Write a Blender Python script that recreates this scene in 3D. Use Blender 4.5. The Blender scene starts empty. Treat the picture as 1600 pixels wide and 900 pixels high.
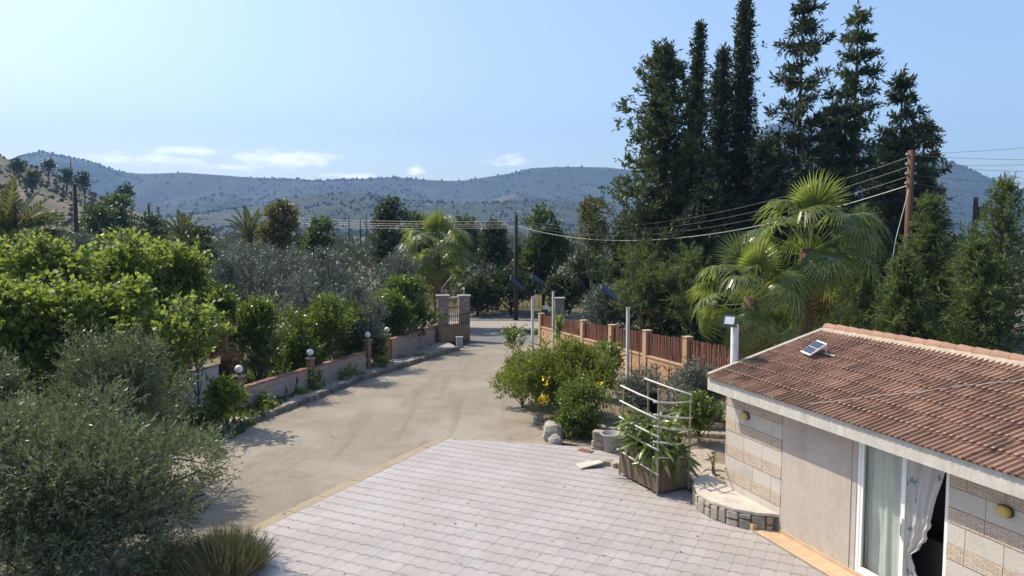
import bpy, bmesh, math, random
import numpy as np
from mathutils import Vector, Matrix

sc = bpy.context.scene
col = sc.collection
R = math.radians

# ------------------------------------------------------------------ camera, sky, sun, exposure
FPX, CAMH = 1180.0, 6.0
PITCH = math.atan(90.0 / FPX)
cam_d = bpy.data.cameras.new('camera')
cam = bpy.data.objects.new('camera', cam_d)
col.objects.link(cam)
cam_d.sensor_width = 36.0
cam_d.lens = 36.0 * FPX / 1600.0
cam_d.clip_start = 0.1
cam_d.clip_end = 30000
cam.location = (0, 0, CAMH)
cam.rotation_euler = (R(90) - PITCH, 0, 0)
sc.camera = cam

SUN_TRAVEL = Vector((0.723, -0.47, -1.0)).normalized()
SUN_EL = math.asin(-SUN_TRAVEL.z)
SUN_AZ = math.atan2(-SUN_TRAVEL.x, -SUN_TRAVEL.y)       # clockwise from +Y

world = bpy.data.worlds.new('World')
sc.world = world
world.use_nodes = True
wn, wl = world.node_tree.nodes, world.node_tree.links
wn.clear()


def nmath(nodes, links, op, a, b=None, c=None, clamp=False):
    n = nodes.new('ShaderNodeMath')
    n.operation = op
    n.use_clamp = clamp
    for i, v in enumerate((a, b, c)):
        if v is None:
            continue
        if isinstance(v, (int, float)):
            n.inputs[i].default_value = v
        else:
            links.new(v, n.inputs[i])
    return n.outputs[0]


sky = wn.new('ShaderNodeTexSky')
sky.sky_type = 'NISHITA'
sky.sun_disc = False
sky.sun_elevation = SUN_EL
sky.sun_rotation = SUN_AZ % (2 * math.pi)
sky.altitude = 300
sky.air_density = 1.0
sky.dust_density = 2.4
sky.ozone_density = 2.2
# thin clouds low over the hills (direction space, so they hang in the sky all round)
tc = wn.new('ShaderNodeTexCoord')
sep = wn.new('ShaderNodeSeparateXYZ')
wl.new(tc.outputs['Generated'], sep.inputs[0])
az = nmath(wn, wl, 'ARCTAN2', sep.outputs[0], sep.outputs[1])
el = nmath(wn, wl, 'ARCSINE', sep.outputs[2])
comb = wn.new('ShaderNodeCombineXYZ')
wl.new(az, comb.inputs[0])
wl.new(nmath(wn, wl, 'MULTIPLY', el, 3.2), comb.inputs[1])
nz = wn.new('ShaderNodeTexNoise')
nz.inputs['Scale'].default_value = 34
nz.inputs['Detail'].default_value = 7
nz.inputs['Roughness'].default_value = 0.62
wl.new(comb.outputs[0], nz.inputs['Vector'])
total = None
for cx, cy, w, h, k in ((312, 247, 62, 9, 1.0), (450, 254, 80, 13, 1.2), (797, 251, 44, 12, 0.8), (230, 260, 100, 11, 1.0), (380, 268, 130, 8, .7),
                        (650, 268, 22, 12, .75), (548, 278, 60, 7, .8), (722, 276, 20, 9, .5)):
    caz = math.atan((cx - 800) / FPX)
    cel = math.atan((360 - cy) / FPX)
    dx = nmath(wn, wl, 'DIVIDE', nmath(wn, wl, 'SUBTRACT', az, caz), w / FPX)
    dy = nmath(wn, wl, 'DIVIDE', nmath(wn, wl, 'SUBTRACT', el, cel), h / FPX)
    d2 = nmath(wn, wl, 'ADD', nmath(wn, wl, 'MULTIPLY', dx, dx), nmath(wn, wl, 'MULTIPLY', dy, dy))
    g = nmath(wn, wl, 'MULTIPLY', nmath(wn, wl, 'EXPONENT', nmath(wn, wl, 'MULTIPLY', d2, -0.8)), k)
    total = g if total is None else nmath(wn, wl, 'MAXIMUM', total, g)
rr = nmath(wn, wl, 'MULTIPLY_ADD', nmath(wn, wl, 'SUBTRACT', nz.outputs['Fac'], 0.5), 2.6, 0.12)
cl = nmath(wn, wl, 'ADD', total, nmath(wn, wl, 'MULTIPLY', nmath(wn, wl, 'SUBTRACT', nz.outputs['Fac'], .5), 2.0))
cl = nmath(wn, wl, 'MULTIPLY', nmath(wn, wl, 'SUBTRACT', cl, .5), 1.7, clamp=True)
mixc = wn.new('ShaderNodeMixRGB')
wl.new(nmath(wn, wl, 'MULTIPLY', cl, 0.8), mixc.inputs[0])
wl.new(sky.outputs[0], mixc.inputs[1])
mixc.inputs[2].default_value = (9.6, 9.4, 9.3, 1)
bg = wn.new('ShaderNodeBackground')
bg.inputs[1].default_value = 0.14
wl.new(mixc.outputs[0], bg.inputs[0])
wo = wn.new('ShaderNodeOutputWorld')
wl.new(bg.outputs[0], wo.inputs[0])

sun_d = bpy.data.lights.new('sun', 'SUN')
sun_d.energy = 3.9
sun_d.angle = R(0.53)
sun_d.color = (1.0, 0.90, 0.74)
sun = bpy.data.objects.new('sun', sun_d)
col.objects.link(sun)
sun.rotation_euler = SUN_TRAVEL.to_track_quat('-Z', 'Y').to_euler()
sun.location = (-40, 30, 60)

sc.view_settings.view_transform = 'Standard'
sc.view_settings.look = 'None'
sc.view_settings.exposure = 0.74
sc.view_settings.gamma = 1.0
sc.view_settings.use_curve_mapping = False
sc.render.engine = 'CYCLES'
sc.cycles.max_bounces = 6
sc.cycles.diffuse_bounces = 3
sc.cycles.transmission_bounces = 4
sc.cycles.transparent_max_bounces = 6
sc.cycles.volume_bounces = 0
sc.cycles.use_denoising = True
sc.cycles.sample_clamp_indirect = 6.0


# ------------------------------------------------------------------ pixel helpers (survey of the photograph -> metres)
def ray(x, y):
    u, v = (x - 800) / FPX, (450 - y) / FPX
    return np.array([u, math.cos(PITCH) + v * math.sin(PITCH), -math.sin(PITCH) + v * math.cos(PITCH)])


def at(x, y, d):
    r = ray(x, y)
    return r * (d / r[1]) + np.array([0, 0, CAMH])


def gz(Y):
    """the plot falls gently from the patio to the road, level beyond"""
    return -0.03 * min(max(Y - 17.0, 0.0), 38.0)


def ground_at(x, y):
    z = 0.0
    r = ray(x, y)
    for _ in range(40):
        q = r * ((z - CAMH) / r[2]) + np.array([0, 0, CAMH])
        z = gz(q[1])
    return q


# ------------------------------------------------------------------ materials
MATS = {}


def mat(name, c1, c2=None, scale=4.0, rough=0.8, bump=0.0, bscale=None, rnd=0.0, c3=None, scale3=1.0, t3=0.55, spec=0.3, metal=0.0, stretch=(1, 1, 1), detail=5.0, speck=0.0, sscale=45):
    """noise between c1 and c2, optional large patches of c3, per-object value variation rnd, bump"""
    m = bpy.data.materials.new(name)
    m.use_nodes = True
    n, l = m.node_tree.nodes, m.node_tree.links
    b = n['Principled BSDF']
    b.inputs['Roughness'].default_value = rough
    b.inputs['Specular IOR Level'].default_value = spec
    b.inputs['Metallic'].default_value = metal
    geo = n.new('ShaderNodeNewGeometry')
    mp = n.new('ShaderNodeMapping')
    mp.inputs['Scale'].default_value = stretch
    l.new(geo.outputs['Position'], mp.inputs[0])
    out = None
    if c2 is None:
        c2 = tuple(x * 0.8 for x in c1)
    t = n.new('ShaderNodeTexNoise')
    t.inputs['Scale'].default_value = scale
    t.inputs['Detail'].default_value = detail
    t.inputs['Roughness'].default_value = 0.65
    l.new(mp.outputs[0], t.inputs['Vector'])
    rp = n.new('ShaderNodeValToRGB')
    rp.color_ramp.elements[0].position = 0.32
    rp.color_ramp.elements[1].position = 0.68
    rp.color_ramp.elements[0].color = (*c1, 1)
    rp.color_ramp.elements[1].color = (*c2, 1)
    l.new(t.outputs['Fac'], rp.inputs[0])
    out = rp.outputs[0]
    if c3 is not None:
        t3n = n.new('ShaderNodeTexNoise')
        t3n.inputs['Scale'].default_value = scale3
        t3n.inputs['Detail'].default_value = 6
        t3n.inputs['Roughness'].default_value = 0.6
        l.new(geo.outputs['Position'], t3n.inputs['Vector'])
        mr = n.new('ShaderNodeMapRange')
        mr.inputs['From Min'].default_value = t3
        mr.inputs['From Max'].default_value = t3 + 0.13
        l.new(t3n.outputs['Fac'], mr.inputs['Value'])
        mx = n.new('ShaderNodeMixRGB')
        l.new(mr.outputs[0], mx.inputs[0])
        l.new(out, mx.inputs[1])
        mx.inputs[2].default_value = (*c3, 1)
        out = mx.outputs[0]
    if speck > 0:
        ts = n.new('ShaderNodeTexNoise')
        ts.inputs['Scale'].default_value = sscale
        ts.inputs['Detail'].default_value = 3
        l.new(geo.outputs['Position'], ts.inputs['Vector'])
        mr = n.new('ShaderNodeMapRange')
        mr.inputs['From Min'].default_value = .3
        mr.inputs['From Max'].default_value = .7
        mr.inputs['To Min'].default_value = 1 - speck
        mr.inputs['To Max'].default_value = 1 + speck
        l.new(ts.outputs['Fac'], mr.inputs['Value'])
        hv = n.new('ShaderNodeHueSaturation')
        l.new(mr.outputs[0], hv.inputs['Value'])
        l.new(out, hv.inputs['Color'])
        out = hv.outputs[0]
    if rnd > 0:
        oi = n.new('ShaderNodeObjectInfo')
        hs = n.new('ShaderNodeHueSaturation')
        mr = n.new('ShaderNodeMapRange')
        mr.inputs['To Min'].default_value = 1 - rnd
        mr.inputs['To Max'].default_value = 1 + rnd
        l.new(oi.outputs['Random'], mr.inputs['Value'])
        l.new(mr.outputs[0], hs.inputs['Value'])
        l.new(out, hs.inputs['Color'])
        out = hs.outputs[0]
    l.new(out, b.inputs['Base Color'])
    if bump > 0:
        tb = n.new('ShaderNodeTexNoise')
        tb.inputs['Scale'].default_value = bscale or scale * 4
        tb.inputs['Detail'].default_value = 6
        l.new(mp.outputs[0], tb.inputs['Vector'])
        bp = n.new('ShaderNodeBump')
        bp.inputs['Strength'].default_value = 1.0
        bp.inputs['Distance'].default_value = bump
        l.new(tb.outputs['Fac'], bp.inputs['Height'])
        l.new(bp.outputs[0], b.inputs['Normal'])
    MATS[name] = m
    return m


def leafmat(name, dark, light, back=None, trans=0.35, tcol=None, rough=0.5, spec=0.35):
    """two-sided leaf: colour varies leaf by leaf with the tint attribute; light passes through"""
    m = bpy.data.materials.new(name)
    m.use_nodes = True
    n, l = m.node_tree.nodes, m.node_tree.links
    b = n['Principled BSDF']
    b.inputs['Roughness'].default_value = rough
    b.inputs['Specular IOR Level'].default_value = spec
    at_ = n.new('ShaderNodeAttribute')
    at_.attribute_name = 'tint'
    rp = n.new('ShaderNodeValToRGB')
    rp.color_ramp.elements[0].position = 0.1
    rp.color_ramp.elements[1].position = 0.9
    rp.color_ramp.elements[0].color = (*dark, 1)
    rp.color_ramp.elements[1].color = (*light, 1)
    dead = rp.color_ramp.elements.new(.97)
    dead.color = (.20, .145, .075, 1)
    l.new(at_.outputs['Fac'], rp.inputs[0])
    c = rp.outputs[0]
    if back is not None:
        g = n.new('ShaderNodeNewGeometry')
        mx = n.new('ShaderNodeMixRGB')
        l.new(g.outputs['Backfacing'], mx.inputs[0])
        l.new(c, mx.inputs[1])
        mx.inputs[2].default_value = (*back, 1)
        c = mx.outputs[0]
    l.new(c, b.inputs['Base Color'])
    tr = n.new('ShaderNodeBsdfTranslucent')
    if tcol is None:
        tcol = tuple(min(1, x * k) for x, k in zip(light, (1.5, 1.7, 0.8)))
    mt = n.new('ShaderNodeMixRGB')
    mt.blend_type = 'MIX'
    mt.inputs[0].default_value = 0.7
    l.new(rp.outputs[0], mt.inputs[1])
    mt.inputs[2].default_value = (*tcol, 1)
    l.new(mt.outputs[0], tr.inputs[0])
    ms = n.new('ShaderNodeMixShader')
    ms.inputs[0].default_value = trans
    l.new(b.outputs[0], ms.inputs[1])
    l.new(tr.outputs[0], ms.inputs[2])
    l.new(ms.outputs[0], n['Material Output'].inputs[0])
    MATS[name] = m
    return m


mat('earth', (.13, .11, .07), (.21, .165, .10), .35, .95, .03, 6, c3=(.075, .085, .04), scale3=.05, t3=.42)
mat('soil', (.16, .125, .09), (.24, .195, .14), 2.2, .95, .02, 14, c3=(.30, .26, .20), scale3=.9, t3=.5)
mat('driveway', (.262, .226, .176), (.215, .184, .143), 1.6, .9, .012, 38, c3=(.285, .254, .208), scale3=.3, t3=.47, detail=10, speck=.22, sscale=26)
mat('asphalt', (.135, .133, .13), (.175, .17, .163), 1.3, .9, .004, 50, speck=.2, sscale=20, c3=(.22, .21, .19), scale3=.3, t3=.58)
mat('concrete', (.34, .31, .27), (.25, .23, .20), 2.5, .9, .006, 40, rnd=.08)
mat('border', (.36, .295, .205), (.28, .23, .16), 2.0, .85, .004, 30, c3=(.30, .26, .20), scale3=1.2, t3=.55)
mat('grout', (.26, .245, .235), (.21, .20, .19), 8, .9)
mat('kerbstone', (.27, .235, .19), (.13, .115, .095), 5, .9, .02, 18, rnd=.22)
mat('wallblock', (.43, .345, .295), (.36, .29, .245), 3.0, .9, .006, 22, rnd=.05, c3=(.28, .215, .185), scale3=.8, t3=.6)
mat('mortar', (.22, .175, .14), (.17, .135, .11), 9, .95)
mat('redbrick', (.33, .175, .13), (.25, .13, .095), 9, .85, .006, 40, rnd=.18)
mat('whitewash', (.66, .66, .66), (.5, .5, .5), 3, .9, .01, 14)
mat('rustsheet', (.10, .085, .075), (.17, .12, .09), 4, .7, .004, 12)
mat('gatestone', (.34, .27, .235), (.27, .215, .19), 3, .9, .012, 20, rnd=.10)
mat('gatemetal', (.045, .045, .05), (.075, .065, .06), 6, .55, spec=.5)
mat('tanpanel', (.36, .27, .165), (.30, .225, .14), 2, .7)
mat('greybox', (.36, .37, .38), (.31, .32, .33), 4, .6)
mat('orangeblock', (.52, .33, .195), (.44, .275, .16), 4, .9, .008, 26, rnd=.09, c3=(.40, .245, .15), scale3=1.1, t3=.58)
mat('orangepost', (.50, .325, .195), (.43, .275, .165), 5, .85, .005, 30, rnd=.05)
mat('picket', (.20, .082, .05), (.11, .043, .03), 5, .6, .004, 20, rnd=.28, stretch=(5, 5, .5), spec=.4)
mat('polewhite', (.60, .61, .60), (.45, .46, .46), 3, .55, .002, 20, c3=(.30, .30, .29), scale3=3, t3=.62)
mat('whitepost', (.78, .76, .73), (.66, .64, .62), 5, .75, .003, 20)
mat('black', (.02, .021, .023), (.03, .03, .032), 8, .45, spec=.5)
mat('cell', (.012, .018, .055), (.02, .028, .075), 12, .16, spec=.7)
mat('cellbright', (.02, .024, .04), (.03, .034, .055), 12, .08, spec=.8)
mat('ledglass', (.62, .64, .66), (.55, .57, .6), 10, .15, spec=.6)
mat('globe', (.82, .82, .79), (.72, .72, .69), 6, .3, spec=.5)
mat('rooftile', (.19, .105, .07), (.305, .18, .122), 3.2, .8, .004, 45, rnd=.30, c3=(.085, .055, .042), scale3=1.5, t3=.565, speck=.16, sscale=24)
mat('ridgetile', (.36, .215, .15), (.28, .165, .115), 6, .8, .004, 45, rnd=.12)
mat('ridgemortar', (.45, .37, .28), (.35, .29, .22), 5, .9, .01, 30)
mat('rake', (.42, .39, .34), (.31, .29, .25), 5, .9, .006, 30)
mat('fascia', (.57, .54, .485), (.46, .43, .375), 1.6, .75, .003, 20, stretch=(5, 5, .5), c3=(.44, .42, .38), scale3=1.3, t3=.55, speck=.08, sscale=14)
mat('plaster', (.485, .43, .372), (.415, .364, .31), 1.1, .85, .004, 40, stretch=(2.2, 2.2, .5), speck=.06, sscale=9, c3=(.40, .35, .30), scale3=.9, t3=.55)
mat('greytile', (.56, .515, .45), (.49, .45, .39), 22, .6, .01, 60, rnd=.04, c3=(.45, .41, .355), scale3=1.5, t3=.56)
mat('steptile', (.55, .40, .255), (.47, .335, .21), 4, .6, .002, 40, rnd=.06)
mat('alu', (.80, .80, .79), (.74, .74, .73), 6, .35, spec=.5)
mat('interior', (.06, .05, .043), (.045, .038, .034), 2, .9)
mat('sheet', (.74, .74, .69), (.56, .57, .53), 1.6, .75, .02, 5, stretch=(1, 1, .35))
mat('platetop', (.54, .49, .42), (.46, .415, .36), 3, .85, .006, 25, c3=(.36, .33, .28), scale3=1.8, t3=.58)
mat('paverock', (.42, .36, .285), (.28, .24, .195), 5, .9, .012, 18, rnd=.18)
mat('joint', (.13, .118, .105), (.17, .155, .14), 12, .95)
mat('rock', (.48, .435, .37), (.29, .26, .225), 5, .9, .05, 7)
mat('oldwood', (.205, .15, .105), (.115, .085, .062), 4, .9, .006, 30, rnd=.22, stretch=(6, 6, .6))
mat('pipe', (.66, .63, .57), (.48, .45, .40), 6, .5)
mat('bamboo', (.34, .28, .20), (.25, .205, .15), 7, .7)
mat('bark', (.13, .105, .082), (.07, .058, .047), 9, .95, .03, 14, stretch=(2, 2, .5))
mat('palmbark', (.20, .135, .085), (.10, .068, .045), 12, .95, .05, 16)
mat('utility', (.17, .085, .052), (.105, .056, .037), 5, .85, .006, 16, stretch=(8, 8, .4))
mat('utilitydark', (.06, .045, .038), (.04, .032, .028), 5, .85, .006, 16, stretch=(8, 8, .4))
mat('wire', (.12, .12, .12), (.10, .10, .10), 5, .4, spec=.5)
mat('wirelight', (.62, .60, .55), (.52, .5, .46), 5, .4, spec=.5)
mat('ceramic', (.62, .60, .55), (.5, .48, .44), 5, .3)
mat('bluetub', (.06, .17, .27), (.05, .13, .21), 5, .5)
mat('greytub', (.33, .33, .34), (.27, .27, .28), 4, .55)
mat('darkpot', (.022, .022, .024), (.03, .03, .03), 5, .5)
mat('clay', (.36, .20, .13), (.28, .155, .105), 6, .8)
mat('amber', (.62, .43, .13), (.52, .34, .09), 7, .3, spec=.5)
mat('bulkrim', (.10, .075, .05), (.07, .055, .04), 7, .5)
mat('yellowflower', (.9, .66, .03), (.8, .54, .02), 9, .6)
mat('housewhite', (.62, .60, .56), (.54, .52, .49), .5, .85)
mat('hillfar', (.019, .029, .019), (.034, .041, .027), .02, .95, bump=7, bscale=.07, speck=.55, sscale=.075, c3=(.11, .09, .065), scale3=.005, t3=.6, detail=10)
mat('hillnear', (.12, .09, .062), (.17, .13, .088), .05, .95, c3=(.065, .07, .04), scale3=.03, t3=.42, detail=9)

leafmat('L_olive', (.06, .08, .034), (.17, .19, .085), back=(.21, .24, .155), trans=.25, tcol=(.20, .25, .07), rough=.42)
leafmat('L_olivegrey', (.062, .078, .056), (.14, .16, .118), back=(.21, .235, .20), trans=.18, tcol=(.16, .20, .10), rough=.45)
leafmat('L_vine', (.05, .09, .024), (.165, .225, .05), trans=.5, tcol=(.40, .50, .07), rough=.45)
leafmat('L_citrus', (.03, .058, .015), (.085, .13, .03), trans=.36, tcol=(.30, .42, .04), rough=.3, spec=.5)
leafmat('L_broad', (.03, .055, .018), (.08, .11, .034), trans=.28, tcol=(.19, .28, .05), rough=.45)
leafmat('L_broadbrown', (.06, .08, .03), (.15, .14, .055), trans=.3, tcol=(.28, .24, .05))
leafmat('L_dark', (.025, .042, .018), (.068, .092, .034), trans=.2, tcol=(.1, .16, .03))
leafmat('L_cypress', (.022, .036, .018), (.064, .084, .036), trans=.12, tcol=(.08, .13, .03), rough=.6)
leafmat('L_conifer', (.032, .048, .02), (.10, .12, .044), trans=.22, tcol=(.12, .18, .04), rough=.6)
leafmat('L_youngpine', (.034, .058, .022), (.09, .125, .042), trans=.36, tcol=(.27, .36, .07), rough=.55)
leafmat('L_palm', (.06, .09, .025), (.145, .18, .05), trans=.38, tcol=(.38, .47, .08), rough=.3, spec=.5)
leafmat('L_palmdry', (.17, .115, .055), (.27, .19, .09), trans=.3, tcol=(.36, .25, .08), rough=.6)
leafmat('L_datepalm', (.06, .075, .03), (.14, .145, .065), trans=.25, tcol=(.24, .27, .07), rough=.4)
leafmat('L_yellowshrub', (.05, .085, .02), (.165, .19, .038), trans=.4, tcol=(.36, .42, .04), rough=.45)
leafmat('L_dry', (.10, .065, .045), (.18, .12, .075), trans=.2, tcol=(.25, .16, .08), rough=.8)
leafmat('L_straw', (.26, .20, .10), (.46, .36, .19), trans=.3, tcol=(.5, .4, .16), rough=.8)
leafmat('L_spike', (.12, .115, .05), (.38, .31, .16), trans=.25, tcol=(.3, .32, .1), rough=.6)
leafmat('L_strap', (.055, .09, .02), (.16, .20, .045), trans=.3, tcol=(.26, .36, .05), rough=.3, spec=.5)
leafmat('L_hill', (.03, .043, .027), (.062, .076, .046), trans=.0, rough=.9, spec=.1)
leafmat('L_grove', (.05, .062, .036), (.105, .118, .075), trans=.15, tcol=(.14, .17, .06), rough=.6)


def tile_material():
    m = bpy.data.materials.new('patiotile')
    m.use_nodes = True
    n, l = m.node_tree.nodes, m.node_tree.links
    b = n['Principled BSDF']
    b.inputs['Roughness'].default_value = 0.55
    uv = n.new('ShaderNodeUVMap')
    s = n.new('ShaderNodeSeparateXYZ')
    l.new(uv.outputs[0], s.inputs[0])
    geo = n.new('ShaderNodeNewGeometry')
    t = n.new('ShaderNodeTexNoise')
    t.inputs['Scale'].default_value = 30
    t.inputs['Detail'].default_value = 4
    l.new(geo.outputs['Position'], t.inputs['Vector'])
    # printed motif: slate-grey corner leaves left by a rounded light panel
    ax = nmath(n, l, 'ABSOLUTE', nmath(n, l, 'SUBTRACT', s.outputs[0], .5))
    ay = nmath(n, l, 'ABSOLUTE', nmath(n, l, 'SUBTRACT', s.outputs[1], .5))
    px = nmath(n, l, 'POWER', nmath(n, l, 'MULTIPLY', ax, 2), 2.0)
    py = nmath(n, l, 'POWER', nmath(n, l, 'MULTIPLY', ay, 2), 2.6)
    d = nmath(n, l, 'ADD', px, py)
    d = nmath(n, l, 'ADD', d, nmath(n, l, 'MULTIPLY', nmath(n, l, 'SUBTRACT', t.outputs['Fac'], .5), .55))
    f = n.new('ShaderNodeMapRange')
    f.inputs['From Min'].default_value = .95
    f.inputs['From Max'].default_value = 1.55
    l.new(d, f.inputs['Value'])
    t2 = n.new('ShaderNodeTexNoise')
    t2.inputs['Scale'].default_value = .8
    t2.inputs['Detail'].default_value = 4
    l.new(geo.outputs['Position'], t2.inputs['Vector'])
    rp = n.new('ShaderNodeValToRGB')
    rp.color_ramp.elements[0].position = .35
    rp.color_ramp.elements[1].position = .65
    rp.color_ramp.elements[0].color = (.385, .348, .332, 1)
    rp.color_ramp.elements[1].color = (.335, .298, .272, 1)
    l.new(t2.outputs['Fac'], rp.inputs[0])
    fine = n.new('ShaderNodeTexNoise')
    fine.inputs['Scale'].default_value = 70
    fine.inputs['Detail'].default_value = 3
    l.new(geo.outputs['Position'], fine.inputs['Vector'])
    hs = n.new('ShaderNodeHueSaturation')
    oi = n.new('ShaderNodeObjectInfo')
    l.new(nmath(n, l, 'ADD', nmath(n, l, 'MULTIPLY', fine.outputs['Fac'], .3), nmath(n, l, 'MULTIPLY_ADD', oi.outputs['Random'], .1, .8)), hs.inputs['Value'])
    l.new(rp.outputs[0], hs.inputs['Color'])
    mx = n.new('ShaderNodeMixRGB')
    dash = n.new('ShaderNodeMapRange')
    dash.inputs['From Min'].default_value = .43
    dash.inputs['From Max'].default_value = .475
    l.new(ay, dash.inputs['Value'])
    ncut = n.new('ShaderNodeMapRange')
    ncut.inputs['From Min'].default_value = .42
    ncut.inputs['From Max'].default_value = .56
    t4 = n.new('ShaderNodeTexNoise')
    t4.inputs['Scale'].default_value = 7
    l.new(geo.outputs['Position'], t4.inputs['Vector'])
    l.new(t4.outputs['Fac'], ncut.inputs['Value'])
    td = n.new('ShaderNodeTexNoise')
    td.inputs['Scale'].default_value = 1.4
    td.inputs['Detail'].default_value = 7
    l.new(geo.outputs['Position'], td.inputs['Vector'])
    dirt = n.new('ShaderNodeMapRange')
    dirt.inputs['From Min'].default_value = .5
    dirt.inputs['From Max'].default_value = .75
    dirt.inputs['To Max'].default_value = .38
    l.new(td.outputs['Fac'], dirt.inputs['Value'])
    mark0 = nmath(n, l, 'MAXIMUM', nmath(n, l, 'MULTIPLY', f.outputs[0], .62), nmath(n, l, 'MULTIPLY', nmath(n, l, 'MULTIPLY', dash.outputs[0], ncut.outputs[0]), .8))
    mark = nmath(n, l, 'MAXIMUM', mark0, dirt.outputs[0])
    l.new(mark, mx.inputs[0])
    l.new(hs.outputs[0], mx.inputs[1])
    mx.inputs[2].default_value = (.225, .225, .225, 1)
    l.new(mx.outputs[0], b.inputs['Base Color'])
    MATS['patiotile'] = m


tile_material()


def worn_driveway():
    """fine cracks in a few places and long faint scuffs along the way cars take"""
    m = MATS['driveway']
    n, l = m.node_tree.nodes, m.node_tree.links
    b = n['Principled BSDF']
    src = b.inputs['Base Color'].links[0].from_socket
    geo = n.new('ShaderNodeNewGeometry')
    w = n.new('ShaderNodeTexNoise')
    w.inputs['Scale'].default_value = 1.7
    w.inputs['Detail'].default_value = 5
    l.new(geo.outputs['Position'], w.inputs['Vector'])
    mixv = n.new('ShaderNodeMixRGB')
    mixv.inputs[0].default_value = .3
    l.new(geo.outputs['Position'], mixv.inputs[1])
    l.new(w.outputs['Color'], mixv.inputs[2])
    v = n.new('ShaderNodeTexVoronoi')
    v.feature = 'DISTANCE_TO_EDGE'
    v.inputs['Scale'].default_value = .75
    l.new(mixv.outputs[0], v.inputs['Vector'])
    crack = nmath(n, l, 'LESS_THAN', v.outputs['Distance'], .007)
    mask = n.new('ShaderNodeTexNoise')
    mask.inputs['Scale'].default_value = .35
    l.new(geo.outputs['Position'], mask.inputs['Vector'])
    mk = nmath(n, l, 'GREATER_THAN', mask.outputs['Fac'], .54)
    crack = nmath(n, l, 'MULTIPLY', nmath(n, l, 'MULTIPLY', crack, mk), .5)
    mp = n.new('ShaderNodeMapping')
    mp.inputs['Rotation'].default_value = (0, 0, R(18))
    mp.inputs['Scale'].default_value = (2.2, .12, 1)
    l.new(geo.outputs['Position'], mp.inputs[0])
    st = n.new('ShaderNodeTexNoise')
    st.inputs['Scale'].default_value = 1.0
    st.inputs['Detail'].default_value = 6
    l.new(mp.outputs[0], st.inputs['Vector'])
    mr = n.new('ShaderNodeMapRange')
    mr.inputs['From Min'].default_value = .54
    mr.inputs['From Max'].default_value = .72
    mr.inputs['To Max'].default_value = .4
    l.new(st.outputs['Fac'], mr.inputs['Value'])
    mx = n.new('ShaderNodeMixRGB')
    l.new(nmath(n, l, 'MAXIMUM', crack, mr.outputs[0]), mx.inputs[0])
    l.new(src, mx.inputs[1])
    mx.inputs[2].default_value = (.13, .115, .095, 1)
    l.new(mx.outputs[0], b.inputs['Base Color'])


worn_driveway()


def strip_material():
    """split-face stone strip tile: thin stacked courses in brown and cream"""
    m = bpy.data.materials.new('stonestrip')
    m.use_nodes = True
    n, l = m.node_tree.nodes, m.node_tree.links
    b = n['Principled BSDF']
    b.inputs['Roughness'].default_value = .75
    tcn = n.new('ShaderNodeTexCoord')
    oi = n.new('ShaderNodeObjectInfo')
    s = n.new('ShaderNodeSeparateXYZ')
    l.new(tcn.outputs['Object'], s.inputs[0])
    cb = n.new('ShaderNodeCombineXYZ')
    l.new(nmath(n, l, 'ADD', s.outputs[0], nmath(n, l, 'MULTIPLY', oi.outputs['Random'], 7.0)), cb.inputs[0])
    l.new(s.outputs[2], cb.inputs[1])
    br = n.new('ShaderNodeTexBrick')
    br.inputs['Scale'].default_value = 1.0
    br.inputs['Brick Width'].default_value = .16
    br.inputs['Row Height'].default_value = .036
    br.inputs['Mortar Size'].default_value = .004
    br.inputs['Color1'].default_value = (.60, .50, .395, 1)
    br.inputs['Color2'].default_value = (.48, .385, .295, 1)
    br.inputs['Mortar'].default_value = (.27, .205, .15, 1)
    br.offset = .37
    l.new(cb.outputs[0], br.inputs[0])
    l.new(br.outputs[0], b.inputs['Base Color'])
    bp = n.new('ShaderNodeBump')
    bp.inputs['Distance'].default_value = .01
    l.new(nmath(n, l, 'SUBTRACT', 1.0, br.outputs['Fac']), bp.inputs['Height'])
    l.new(bp.outputs[0], b.inputs['Normal'])
    MATS['stonestrip'] = m


strip_material()


def curtain_material():
    m = bpy.data.materials.new('curtain')
    m.use_nodes = True
    n, l = m.node_tree.nodes, m.node_tree.links
    b = n['Principled BSDF']
    b.inputs['Roughness'].default_value = .8
    geo = n.new('ShaderNodeNewGeometry')
    v = n.new('ShaderNodeTexVoronoi')
    v.inputs['Scale'].default_value = 4.5
    l.new(geo.outputs['Position'], v.inputs['Vector'])
    t = n.new('ShaderNodeTexNoise')
    t.inputs['Scale'].default_value = 22
    l.new(geo.outputs['Position'], t.inputs['Vector'])
    d = nmath(n, l, 'ADD', v.outputs['Distance'], nmath(n, l, 'MULTIPLY', nmath(n, l, 'SUBTRACT', t.outputs['Fac'], .5), .9))
    mr = n.new('ShaderNodeMapRange')
    mr.inputs['From Min'].default_value = .30
    mr.inputs['From Max'].default_value = .16
    l.new(d, mr.inputs['Value'])
    mx = n.new('ShaderNodeMixRGB')
    l.new(nmath(n, l, 'MULTIPLY', mr.outputs[0], .8), mx.inputs[0])
    mx.inputs[1].default_value = (.66, .63, .60, 1)
    mx.inputs[2].default_value = (.10, .22, .27, 1)
    l.new(mx.outputs[0], b.inputs['Base Color'])
    tr = n.new('ShaderNodeBsdfTranslucent')
    l.new(mx.outputs[0], tr.inputs[0])
    ms = n.new('ShaderNodeMixShader')
    ms.inputs[0].default_value = .3
    l.new(b.outputs[0], ms.inputs[1])
    l.new(tr.outputs[0], ms.inputs[2])
    l.new(ms.outputs[0], n['Material Output'].inputs[0])
    MATS['curtain'] = m


curtain_material()


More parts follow.
